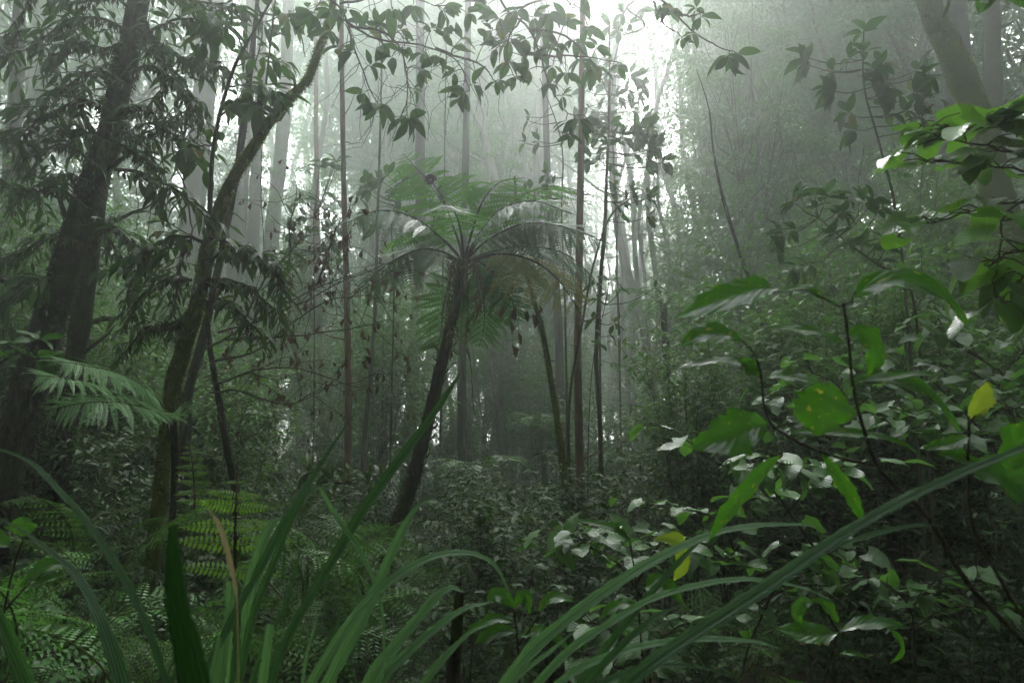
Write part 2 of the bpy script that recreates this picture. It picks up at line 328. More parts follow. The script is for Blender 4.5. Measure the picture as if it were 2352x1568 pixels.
# ---- a bough: main axis, side twigs, leaves; returns tubes [(pts, r)] and leaf arrays
def bough(rg, pts, nt=10, tl=.4, L=.15, per=6, droop=.35, start=.2, both=True, lift=.0, r0=.012, spread=.9):
    ax = spline(pts, 24) + np.cumsum(rg.normal(0, .004, (24, 3)), 0); T = nrm(np.gradient(ax, axis=0)); tubes = [(ax, np.linspace(r0, r0 * .35, 24))]; B = []; D = []; Ls = []
    for k in range(nt):
        u = start + (1 - start) * (k + rg.uniform(-.3, .3)) / max(1, nt - 1); i = int(np.clip(u * 23, 0, 23))
        side = nrm(np.cross(T[i], (0, 0, 1)) + 1e-6) * (1 if k % 2 else -1)
        d = nrm(T[i] * rg.uniform(.3, 1) + side * rg.uniform(.4, 1) * spread + np.array((0, 0, lift)) + rg.normal(0, .25, 3))
        ln = tl * rg.uniform(.5, 1.2) * (1 - .3 * u); m = 5; q = [ax[i]]
        for s in range(m): q.append(q[-1] + d * ln / m); d = nrm(d + np.array((0, 0, -droop * .16)) + rg.normal(0, .08, 3))
        q = np.array(q); tubes.append((q, np.linspace(r0 * .35, .0015, m + 1)))
        for s in range(per):
            v = (s + .6) / per; b = q[0] + 0; x = v * m; i0 = min(int(x), m - 1); b = q[i0] + (q[i0 + 1] - q[i0]) * (x - i0); td = nrm(q[i0 + 1] - q[i0])
            sd = nrm(np.cross(td, (0, 0, 1)) + 1e-6) * (1 if s % 2 else -1)
            ld = nrm(td * rg.uniform(.3, .9) + sd * (.9 if s < per - 1 else .1) + np.array((0, 0, -droop * rg.uniform(.2, 1.3))) + rg.normal(0, .18, 3))
            B.append(b); D.append(ld); Ls.append(L * rg.uniform(.65, 1.15))
    U = np.array((0, 0, 1.)) + rg.normal(0, .3, (len(B), 3))
    return tubes, (np.array(B), np.array(D), U, np.array(Ls))

COUNT = {}; REST = {}
def root_of(o):
    while o.parent: o = o.parent
    return o
def piece(name, me, parent, M):
    """one leaf or pinna: its own object for the first 300 of its kind on a thing, the rest kept for one joined part"""
    r = root_of(parent); k = (r.name, name); COUNT[k] = COUNT.get(k, 0) + 1
    if COUNT[k] <= 300: return part(name, me, parent, M)
    REST.setdefault(k, (r, []))[1].append((me, M))
def flush_rest(plural):
    for (rn, name), (r, lst) in REST.items():
        mb = MB(); mats = []
        for me, M in lst:
            if me.materials[0] not in mats: mats.append(me.materials[0])
            mi = mats.index(me.materials[0]); nv = len(me.vertices); co = np.zeros(nv * 3, np.float32); me.vertices.foreach_get("co", co); A = np.array(M)
            co = co.reshape(-1, 3) @ A[:3, :3].T + A[:3, 3]; lv = np.zeros(len(me.loops), np.int32); me.loops.foreach_get("vertex_index", lv)
            uvl = np.zeros(len(me.loops) * 2, np.float32); me.uv_layers[0].data.foreach_get("uv", uvl); uv = np.zeros((nv, 2), np.float32); uv[lv] = uvl.reshape(-1, 2)
            mb.add(co, lv.reshape(-1, 4), None, uv, mi)
        part(plural[name], mb.mesh(plural[name], mats), r, kind="stuff")
def place_leaves(kind, data, parent, rg, name=None, wr=1.):
    B, D, U, L = data; ms = LEAF[kind]
    for i in range(len(B)):
        piece(name or "leaf", ms[int(rg.integers(len(ms)))], parent, basis(B[i], D[i], U[i], L[i] * wr, L[i], L[i]))
def tubes_mesh(name, tubes, mat, seg=5, rough=0, rg=None):
    mb = MB()
    for p, r in tubes: tube(mb, p, r, seg, rough, rg)
    return mb.mesh(name, mat)
# ------------------------------------------------------------------ setting: ground and haze
def gz(x, y):
    x = np.asarray(x, float); y = np.asarray(y, float)
    return .18 * np.sin(x * .35 + 1) * np.cos(y * .28) + .06 * np.sin(x * 1.3 + y * .9) + np.clip(x - 4, 0, 40) * .10 + np.clip(-x - 6, 0, 40) * .05 - .15 + np.clip(y - 25, 0, 50) * .02
def ground():
    n = 150; g = np.concatenate([np.linspace(-86, -14, 20, endpoint=False), np.linspace(-14, 14, 80, endpoint=False), np.linspace(14, 86, 20)])
    h = np.concatenate([np.linspace(-30, 0, 8, endpoint=False), np.linspace(0, 22, 70, endpoint=False), np.linspace(22, 148, 50)])
    xx, yy = np.meshgrid(g, h, indexing='ij'); rg = np.random.default_rng(1)
    zz = gz(xx, yy) + rg.normal(0, .02, xx.shape)
    V = np.stack([xx, yy, zz], -1).reshape(-1, 3); k = len(h)
    i = np.arange(len(g) - 1)[:, None] * k; j = np.arange(k - 1)[None]
    mb = MB(); mb.add(V, np.stack([i + j, i + k + j, i + k + j + 1, i + j + 1], -1).reshape(-1, 4))
    m = barkmat("soil", (.018, .013, .009), (.05, .035, .022), (.04, .05, .015), .4, 1.2, 1)
    o = part("ground", mb.mesh("ground", m), None); o["kind"] = "structure"; o["label"] = "dark damp forest floor under the undergrowth"
ground()
HZ = dict(x=(-88, 88), y=(-34, 150), z=(-2.5, 42))
def haze():
    m = bpy.data.materials.new("haze"); m.use_nodes = True; n = m.node_tree.nodes; n.clear()
    o = n.new("ShaderNodeOutputMaterial"); v = n.new("ShaderNodeVolumePrincipled")
    v.inputs["Density"].default_value = HAZE; v.inputs["Density Attribute"].default_value = ""
    v.inputs["Color"].default_value = (.92, .965, .945, 1); v.inputs["Anisotropy"].default_value = .83
    m.node_tree.links.new(v.outputs[0], o.inputs["Volume"])
    x, y, z = HZ['x'], HZ['y'], HZ['z']
    V = [(a, b, c) for a in x for b in y for c in z]
    mb = MB(); mb.add(V, [(0, 1, 3, 2), (4, 6, 7, 5), (0, 4, 5, 1), (2, 3, 7, 6), (0, 2, 6, 4), (1, 5, 7, 3)])
    ob = part("haze", mb.mesh("haze", m, False), None); ob["kind"] = "stuff"; ob["label"] = "pale mist filling the forest"
haze()

# ------------------------------------------------------------------ crowns for middle and far trees
def crown_mesh(name, seed, Rx, Rz, ncl, nlf, leaf, mat, hang=.2, flat=.35, hollow=.45):
    rg = np.random.default_rng(seed); mb = MB()
    c = rdir(rg, ncl) * (hollow + (1 - hollow) * rg.random((ncl, 1)) ** .6) * np.array((Rx, Rx, Rz)); c += rg.normal(0, .12 * Rx, c.shape)
    for k in range(ncl):
        R0 = Rx * rg.uniform(.16, .34); n = int(nlf * rg.uniform(.5, 1.4))
        p = rdir(rg, n) * (rg.random((n, 1)) ** .45) * np.array((R0, R0, R0 * flat)); p[:, 2] -= hang * (p[:, 0] ** 2 + p[:, 1] ** 2) / R0
        d = nrm(nrm(p * np.array((1, 1, .3))) + rg.normal(0, .5, (n, 3)) + np.array((0, 0, -.45)))
        add_leaves(mb, c[k] + p, d, np.array((0, 0, 1.)) + rg.normal(0, .45, (n, 3)), leaf * rg.uniform(.6, 1.3, n), .45)
    sk = MB()
    base = np.array((0, 0, -Rz * 1.05))
    for k in range(0, ncl, 6):
        mid = base * .45 + c[k] * .3 + rg.normal(0, .22 * Rx, 3); tube(sk, spline([base * (1 - .5 * rg.random()), mid, c[k]], 7), np.linspace(.035 * Rx * .5, .006, 7), 4, cap=False, m=1)
    return mb.mesh(name, mat), sk.mesh(name + "_limbs", [M_TWIG, M_TWIG])
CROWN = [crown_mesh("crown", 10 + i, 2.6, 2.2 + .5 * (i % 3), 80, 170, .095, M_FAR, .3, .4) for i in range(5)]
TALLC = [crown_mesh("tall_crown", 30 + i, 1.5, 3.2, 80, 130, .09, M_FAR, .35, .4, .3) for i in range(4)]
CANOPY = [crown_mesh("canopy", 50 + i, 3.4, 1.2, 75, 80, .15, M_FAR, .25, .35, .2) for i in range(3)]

def trunk_path(x, y, h, lean, rg, n=26):
    z0 = float(gz(x, y)) - .3; t = np.linspace(0, 1, 7)[:, None]
    base = np.array((x, y, z0)); top = base + np.array((lean[0] * h, lean[1] * h, h + .3))
    p = base * (1 - t) + top * t; p[1:, :2] += rg.normal(0, .016 * h, (6, 2)); return spline(p, n)
FS = 1
def far_tree(x, y, h, r, seed, crowns, mat=None, lean=(0, 0), label=None, group=None, limbs=5, cs=1.):
    """crowns: list of (height share, size, kind)"""
    if FS != 1: crowns = [(a, b * FS, c) for a, b, c in crowns]; h = h * FS; r = r * (FS if r < .15 else 1)
    rg = np.random.default_rng(seed); pth = trunk_path(x, y, h, lean, rg)
    o = thing("forest_tree", label, "tree", pth[0], group)
    mb = MB(); rr = np.linspace(r * 1.0, r * .45, len(pth)); rr[:4] *= np.array((1.9, 1.5, 1.2, 1.07)); tube(mb, pth, rr, 10, .035, rg)
    for k in range(limbs):
        i = int(rg.integers(9, 25)); a = rg.uniform(0, 6.28); ln = h * rg.uniform(.08, .2); d = np.array((math.cos(a), math.sin(a), rg.uniform(-.1, .9)))
        q = [pth[i]]
        for s in range(5): q.append(q[-1] + nrm(d) * ln / 5); d = d + rg.normal(0, .22, 3)
        tube(mb, q, np.linspace(rr[i] * .4, .01, 6), 5)
    part("trunk", mb.mesh("trunk", mat or M_GREY), o)
    for (u, s, kd) in crowns:
        i = min(25, int(u * 25)); c = pth[i]; lib = {'c': CROWN, 't': TALLC, 'f': CANOPY}[kd]
        me, sk = lib[int(rg.integers(len(lib)))]
        M = Matrix.Translation(Vector(c + rg.normal(0, .25, 3) * s)) @ Matrix.Rotation(rg.uniform(0, 6.28), 4, 'Z') @ Matrix.Diagonal((s, s, s * rg.uniform(.85, 1.2), 1))
        ob = part("crown", me, o, M, kind="stuff"); sk2 = part("limb", sk, o, M)
    return o
def XY(px, d):                      # ground position seen in column px at depth d (level with the eye)
    return (px - 1176) / FPX * d, CP * d
# ------------------------------------------------------------------ far trees (px column, depth, trunk width px, height m, lean, crowns)
G_FAR = "mist-veiled trees of the far forest"
L_FAR = "tall grey forest tree fading into the white mist beyond the tree fern"
rng = np.random.default_rng(7)
FAR = [ # px, d, w, h, crowns
 (990, 30, 22, 19, [(.5, 1.5, 'c'), (.72, 2.0, 'c'), (.9, 1.9, 'c'), (.38, .8, 'c')]), (1090, 27, 20, 18, [(.55, 1.5, 'c'), (.75, 2.0, 'c'), (.95, 1.8, 'c')]),
 (1160, 31, 24, 20, [(.45, 1.5, 'c'), (.65, 2.0, 'c'), (.88, 2.1, 'c')]), (900, 36, 18, 17, [(.5, 1.1, 'c'), (.72, 1.3, 'c')]),
 (830, 26, 14, 15, [(.62, .8, 't'), (.85, .9, 'c')]), (1235, 24, 26, 20, [(.82, 1.1, 'c')]), (1215, 38, 16, 16, [(.4, 1, 'c')]),
 (1050, 20, 16, 13, [(.8, .9, 'c')]), (1290, 34, 14, 14, [(.45, .9, 't')]), (1460, 30, 18, 15, [(.3, .8, 't')]), (1500, 24, 12, 12, [(.28, .7, 't')]),
 (1560, 27, 12, 13, [(.42, 1.0, 'c')]), (1400, 36, 12, 9, [(.55, .8, 't')]), (760, 33, 14, 12, [(.5, .7, 't')]), (700, 29, 14, 10, [(.5, .7, 't')]),
 (1690, 20, 26, 19, [(.35, 1.1, 'c'), (.62, 1.3, 'c'), (.85, 1.4, 'c')]), (1800, 17, 30, 18, [(.3, 1, 'c'), (.55, 1.2, 'c'), (.8, 1.4, 'c')]),
 (1930, 15, 26, 17, [(.3, .9, 'c'), (.5, 1.1, 'c'), (.75, 1.4, 'c')]), (2080, 14, 28, 17, [(.25, .9, 'c'), (.5, 1.2, 'c'), (.75, 1.4, 'c')]),
 (2190, 12.5, 34, 16, [(.6, 1.1, 'c'), (.85, 1.3, 'c')]), (2330, 12, 30, 15, [(.3, .8, 'c'), (.6, 1.1, 'c'), (.85, 1.2, 'c')]), (1870, 24, 24, 20, [(.4, 1.3, 'c'), (.7, 1.6, 'c'), (.9, 1.6, 'c')]),
 (2000, 23, 24, 21, [(.6, 1.5, 'c'), (.85, 1.6, 'c')]), (1640, 26, 18, 19, [(.5, 1.2, 'c'), (.78, 1.3, 'c')]), (2420, 16, 30, 17, [(.4, 1.2, 'c'), (.7, 1.4, 'c')]),
 (60, 15, 30, 17, [(.35, 1, 'c'), (.6, 1.2, 'c'), (.85, 1.4, 'c')]), (150, 20, 26, 19, [(.3, 1, 'c'), (.55, 1.3, 'c'), (.8, 1.5, 'c')]), (250, 17, 20, 15, [(.35, .8, 'c'), (.8, 1.2, 'c')]),
 (330, 26, 22, 18, [(.3, 1, 'c'), (.75, 1.3, 'c')]), (420, 31, 20, 16, [(.5, 1, 'c')]), (-60, 18, 30, 18, [(.5, 1.3, 'c'), (.8, 1.4, 'c')]), (20, 25, 26, 20, [(.5, 1.4, 'c'), (.8, 1.6, 'c')]),
 (690, 40, 22, 22, [(.75, 1.3, 'c')]), (560, 36, 26, 22, [(.8, 1.6, 'c')]), (480, 24, 18, 20, [(.85, 1.3, 'c')]),
 (1790, 21, 20, 21, [(.55, 1.1, 'c'), (.75, 1.1, 'c'), (.95, 1.1, 'c')]), (1980, 17, 20, 20, [(.8, 1.5, 'c'), (.98, 1.5, 'c')]), (2140, 17, 20, 20, [(.8, 1.5, 'c'), (.98, 1.5, 'c')]),
 (860, 29, 16, 21, [(.62, 1.3, 'c'), (.82, 1.6, 'c'), (.98, 1.5, 'c')]), (940, 31, 16, 23, [(.7, 1.5, 'c'), (.88, 1.7, 'c'), (1, 1.5, 'c')]), (1110, 33, 18, 24, [(.7, 1.6, 'c'), (.85, 1.8, 'c'), (1, 1.7, 'c')]), (1210, 30, 16, 22, [(.66, 1.4, 'c'), (.84, 1.7, 'c'), (1, 1.6, 'c')]), (1030, 28, 16, 20, [(.8, 1.6, 'c'), (.98, 1.6, 'c')]), (690, 34, 16, 26, [(.88, 1.4, 'c'), (1, 1.5, 'c')]), (600, 30, 16, 24, [(.8, 1.4, 'c'), (.98, 1.5, 'c')]),
]
FS = 1.5
for k, (px, d, w, h, cr) in enumerate(FAR):
    if 1390 < px < 1570: continue
    if 1570 < px < 1700: px += 150; cr = [(a * .8, b * .8, c) for a, b, c in cr]
    d *= 1.5 if px < 1570 else 1.7; x, y = XY(px, d); side = "right of the bright gap" if px > 1550 else ("behind the dark leaning tree" if px < 500 else "")
    if px > 1550: lb, gp = "mist-greyed leafy tree in the dense wall of foliage right of the bright gap", "trees in the right-hand wall of foliage"
    elif px < 500: lb, gp = "mist-greyed leafy tree glimpsed behind the dark leaning trunk at left", "trees behind the dark leaning trunk"
    else: lb, gp = L_FAR, G_FAR
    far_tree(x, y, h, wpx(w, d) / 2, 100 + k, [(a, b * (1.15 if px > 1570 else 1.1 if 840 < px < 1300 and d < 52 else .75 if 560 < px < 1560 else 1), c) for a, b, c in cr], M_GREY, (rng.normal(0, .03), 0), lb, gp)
# small-leaved understorey trees standing in the misty middle distance
for k, (px, d, h, u, sc) in enumerate([(1110, 14, 6, .6, .55), (1180, 17, 8, .5, .7), (1060, 18, 9, .45, .7), (1230, 15, 5, .6, .5), (900, 16, 7, .6, .6), (680, 15, 6, .6, .6), (1480, 17, 7, .5, .6), (1560, 15, 7, .6, .7), (1640, 14, 8, .6, .8), (1010, 13, 4.5, .7, .45), (1150, 22, 10, .55, .9), (980, 22, 9, .55, .8), (1300, 24, 8, .5, .7), (1420, 22, 6, .5, .6), (1700, 12, 7.5, .55, .8), (1780, 13, 8.5, .6, .85), (1500, 27, 9, .5, .8), (820, 20, 8, .55, .8), (560, 17, 8, .5, .8), (1140, 12, 4, .6, .4)]):
    if 1400 < px < 1600: sc *= .6
    x, y = XY(px, d * 1.4); far_tree(x, y, h, .06, 700 + k, [(u, sc, 't'), (.9, sc * .8, 't')], M_GREY, (rng.normal(0, .05), 0), "small-leaved understorey tree in the misty middle distance", "understorey trees in the misty middle distance", 3)
for k in range(60):
    if k % 3 and 560 < (-100 + 43 * k) < 1750: rng.random(5); continue
    px = -100 + 2600 * (k + rng.random()) / 60; d = rng.uniform(70, 125)
    if 1360 < px < 1640: continue
    x, y = XY(px, d); h = rng.uniform(11, 16) * (.55 if 640 < px < 1650 else 1)
    far_tree(x, y, h, .2, 800 + k, [(.4, 1.0, 'c'), (.75, 1.2, 'c')], M_GREY, (0, 0), "farthest leafy tree, almost dissolved in the mist", "farthest trees, almost dissolved in the mist", 3)
for k, (px, d, h) in enumerate([(640, 27, 9), (700, 24, 7), (610, 32, 12), (760, 26, 8), (820, 30, 9), (540, 28, 11), (1350, 30, 7), (1410, 26, 6), (1450, 34, 9), (1540, 31, 10), (1260, 28, 10), (350, 24, 9), (450, 27, 11)]):
    x, y = XY(px, d * 1.5); far_tree(x, y, h, .09, 760 + k, [(.35, .8, 't'), (.65, 1.0, 't'), (.9, .8, 't')], M_GREY, (0, 0), "rounded misty tree low behind the slender trunks", "rounded misty trees low behind the slender trunks", 3)
for k, (px, d, h, sc) in enumerate([(1400, 38, 9, .8), (1450, 44, 10, .9), (1500, 36, 8, .75), (1545, 42, 11, .9), (1590, 37, 10, .8), (1350, 48, 11, .9), (1480, 56, 12, 1.1)]):
    x, y = XY(px, d); far_tree(x, y, h, .06, 840 + k, [(.4, sc * .7, 't'), (.65, sc * .8, 't'), (.95, sc * .6, 't')], M_GREY, (0, 0), "pale feathery tree rising into the brightest mist right of centre", "pale feathery trees in the brightest mist", 3)
# slim bare trunks deep in the mist
for k in range(54):
    px = rng.uniform(640, 1760) if k % 2 else rng.uniform(1180, 1780); d = rng.uniform(20, 62); x, y = XY(px, d); h = rng.uniform(9, 17)
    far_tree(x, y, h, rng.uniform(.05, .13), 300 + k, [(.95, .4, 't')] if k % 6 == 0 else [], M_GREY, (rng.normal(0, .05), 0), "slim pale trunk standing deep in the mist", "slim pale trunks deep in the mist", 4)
FS = 1
# unseen canopy trees added to shade the foreground, with a gap for skylight
K = 0
for gx in np.arange(-16, 17, 4.6):
    for gy in np.arange(-16, 12, 4.6):
        x = gx + rng.uniform(-1.2, 1.2); y = gy + rng.uniform(-1.2, 1.2); h = rng.uniform(12, 15.5)
        if y > -2 and abs(x) < 2 + y * .75 + 1.5: continue
        if math.hypot(x - 1.0, y + .2) < 5.6: continue
        K += 1; far_tree(x, y, h, .16, 500 + K, [(.98, 1.15, 'f'), (.86, 1.15, 'f'), (.72, 1.0, 'f')], M_BARK, (0, 0), "unseen tree added for shade, its canopy closes over the clearing", "unseen shade trees round the viewpoint", 3)
FS = 1.3
# unseen forest at both sides and behind, added to block side light
for k in range(90):
    a = rng.uniform(0, 6.28); r = rng.uniform(19, 36); x = r * math.cos(a) * 1.1; y = r * math.sin(a) + 2
    if y > 4 and abs(x) < y * .95 + 3: continue
    far_tree(x, y, rng.uniform(12, 17), .16, 900 + k, [(.25, 1.7, 'c'), (.6, 1.9, 'c'), (.92, 1.7, 'c')], M_BARK, (0, 0), "unseen forest tree closing in round the clearing, added to block side light", "trees round the clearing outside the picture", 3)
# ------------------------------------------------------------------ traced trunks
def moss_tufts(name, pts, rad, n, ln, rg, mat=None, hang=.6):
    """tufts of short blades standing off a trunk"""
    pts = np.asarray(pts); T, N, B = frames(pts); i = rg.integers(0, len(pts) - 1, n); f = rg.random(n)[:, None]; a = rg.uniform(0, 6.28, n)
    c = pts[i] * (1 - f) + pts[i + 1] * f; r = (rad[i] * (1 - f[:, 0]) + rad[i + 1] * f[:, 0])
    o = np.cos(a)[:, None] * N[i] + np.sin(a)[:, None] * B[i]; mb = MB()
    # clumpy: drop some by a low-frequency pattern
    keep = (np.sin(a * 2 + i * .8) + np.sin(i * 1.9 + 2) + rg.normal(0, .8, n)) > -.6
    d = nrm(o * rg.uniform(.3, 1.1, (n, 1)) + rg.normal(0, .45, (n, 3)) + np.array((0, 0, -hang)))
    add_leaves(mb, (c + o * r[:, None] * .95)[keep], d[keep], rg.normal(size=(n, 3))[keep], (ln * rg.uniform(.4, 1.4, n))[keep], .28)
    return mb.mesh(name, mat or M_MOSS)
def traced_tree(name, label, path, d, mat,  seg=12, rough=.05, seed=0, up=0, n=40, group=None, moss=0, mossl=.03, cat="tree", roots=True):
    """path rows: px, py, width px [, depth]"""
    rg = np.random.default_rng(seed)
    pts = []; rad = []
    for i, row in enumerate(path):
        dd = row[3] if len(row) > 3 else d
        pts.append(P(row[0], row[1], dd)); rad.append(wpx(row[2], dd) / 2)
    pts = np.array(pts); rad = np.array(rad)
    if roots:
        b = pts[0]; z = float(gz(b[0], b[1])) - .25
        if b[2] > z + .1:
            dn = nrm(pts[0] - pts[1]); k = (b[2] - z); foot = b + np.array((dn[0] * k * .3, dn[1] * k * .3, -k)); pts = np.vstack([foot, pts]); rad = np.concatenate([[rad[0] * 1.35], rad])
    if up:
        tdir = nrm(pts[-1] - pts[-2]); tdir = nrm(tdir + np.array((0, 0, .5))); pts = np.vstack([pts, pts[-1] + tdir * up * .5, pts[-1] + nrm(tdir + np.array((0, 0, .4))) * up]); rad = np.concatenate([rad, [rad[-1] * .8, rad[-1] * .5]])
    ps = spline(pts, n); rs = np.interp(np.linspace(0, 1, n), np.linspace(0, 1, len(rad)), rad)
    o = thing(name, label, cat, ps[0], group)
    mb = MB(); tube(mb, ps, rs, seg, rough, rg)
    if up >= 4 or mat is M_TWIG:
        for k in range(7):                       # short broken side branches and knots
            i = int(rg.integers(n // 4, n - 1)); a = rg.uniform(0, 6.28); dd = np.array((math.cos(a), math.sin(a) * .6, rg.uniform(.1, .9))); ln = min(rg.uniform(3, 14) * rs[i], .55); q = [ps[i]]
            for s_ in range(5): q.append(q[-1] + nrm(dd) * ln / 5); dd = dd + rg.normal(0, .25, 3)
            tube(mb, q, np.linspace(rs[i] * .35, rs[i] * .06, 6), 5)
    tr = part("trunk", mb.mesh("trunk", mat), o)
    if moss: part("moss", moss_tufts("moss", ps, rs, moss, mossl, rg, M_HANG if mat is M_BARK else M_MOSS), tr, kind="stuff")
    o["_"] = 0; del o["_"]
    return o, ps, rs, tr
def add_crown(o, p, s, lib, rg):
    me, sk = lib[int(rg.integers(len(lib)))]
    M = Matrix.Translation(Vector(p)) @ Matrix.Rotation(rg.uniform(0, 6.28), 4, 'Z') @ Matrix.Diagonal((s, s, s, 1))
    part("crown", me, o, M, kind="stuff"); part("limb", sk, o, M)
rg = np.random.default_rng(5)
T1, t1p, _, _ = traced_tree("leaning_tree", "thick dark leaning tree at left edge, hung with leafy boughs", [(-20, 1290, 77), (10, 1100, 80), (60, 920, 80), (105, 760, 71), (150, 620, 64), (195, 470, 58), (245, 330, 54), (280, 180, 50), (315, 20, 45)], 5.2, M_BARK, 18, .06, 1, 7, 60, None, 7000, .04)
T2, t2p, _, _ = traced_tree("dark_tree", "slimmer dark trunk close behind the thick leaning tree", [(135, 1260, 40), (152, 1000, 40), (168, 860, 42), (185, 740, 46), (200, 620, 48), (218, 500, 40), (240, 400, 30)], 5.8, M_BARK, 10, .06, 2, 6, 34, None, 900, .05, "tree")
T3, t3p, t3r, t3t = traced_tree("mossy_tree", "crooked moss-covered tree curving up to the right", [(345, 1330, 33), (366, 1150, 31), (383, 1000, 33), (398, 890, 39), (425, 790, 37), (455, 690, 34), (474, 590, 34), (498, 500, 30), (530, 420, 26), (580, 340, 25), (622, 275, 22), (668, 222, 21), (708, 180, 19), (732, 115, 18), (755, 50, 16), (772, -50, 15)], 4.6, M_MOSSY, 14, .07, 3, 5, 70, None, 9000, .020)
mb = MB(); q = spline(PX([(593, 312), (597, 250), (599, 185)], 4.55), 8); tube(mb, q, np.array([.022, .02, .019, .019, .018, .018, .017, .016]), 8, .06, rg); part("branch_stub", mb.mesh("branch_stub", M_BARK), T3)
mb = MB(); q = spline(PX([(482, 492), (484, 420), (490, 340), (508, 250), (540, 150), (585, 70), (640, -30)], 4.5), 24); tube(mb, q, np.linspace(.016, .007, 24), 6, .03, rg)
sidestem = part("side_stem", mb.mesh("side_stem", M_TWIG), T3)
mb = MB(); q = spline(PX([(604, 235), (612, 180), (622, 90), (632, 0), (640, -40)], 4.5), 14); tube(mb, q, np.linspace(.008, .005, 14), 5); part("thin_branch", mb.mesh("thin_branch", M_TWIG), T3)
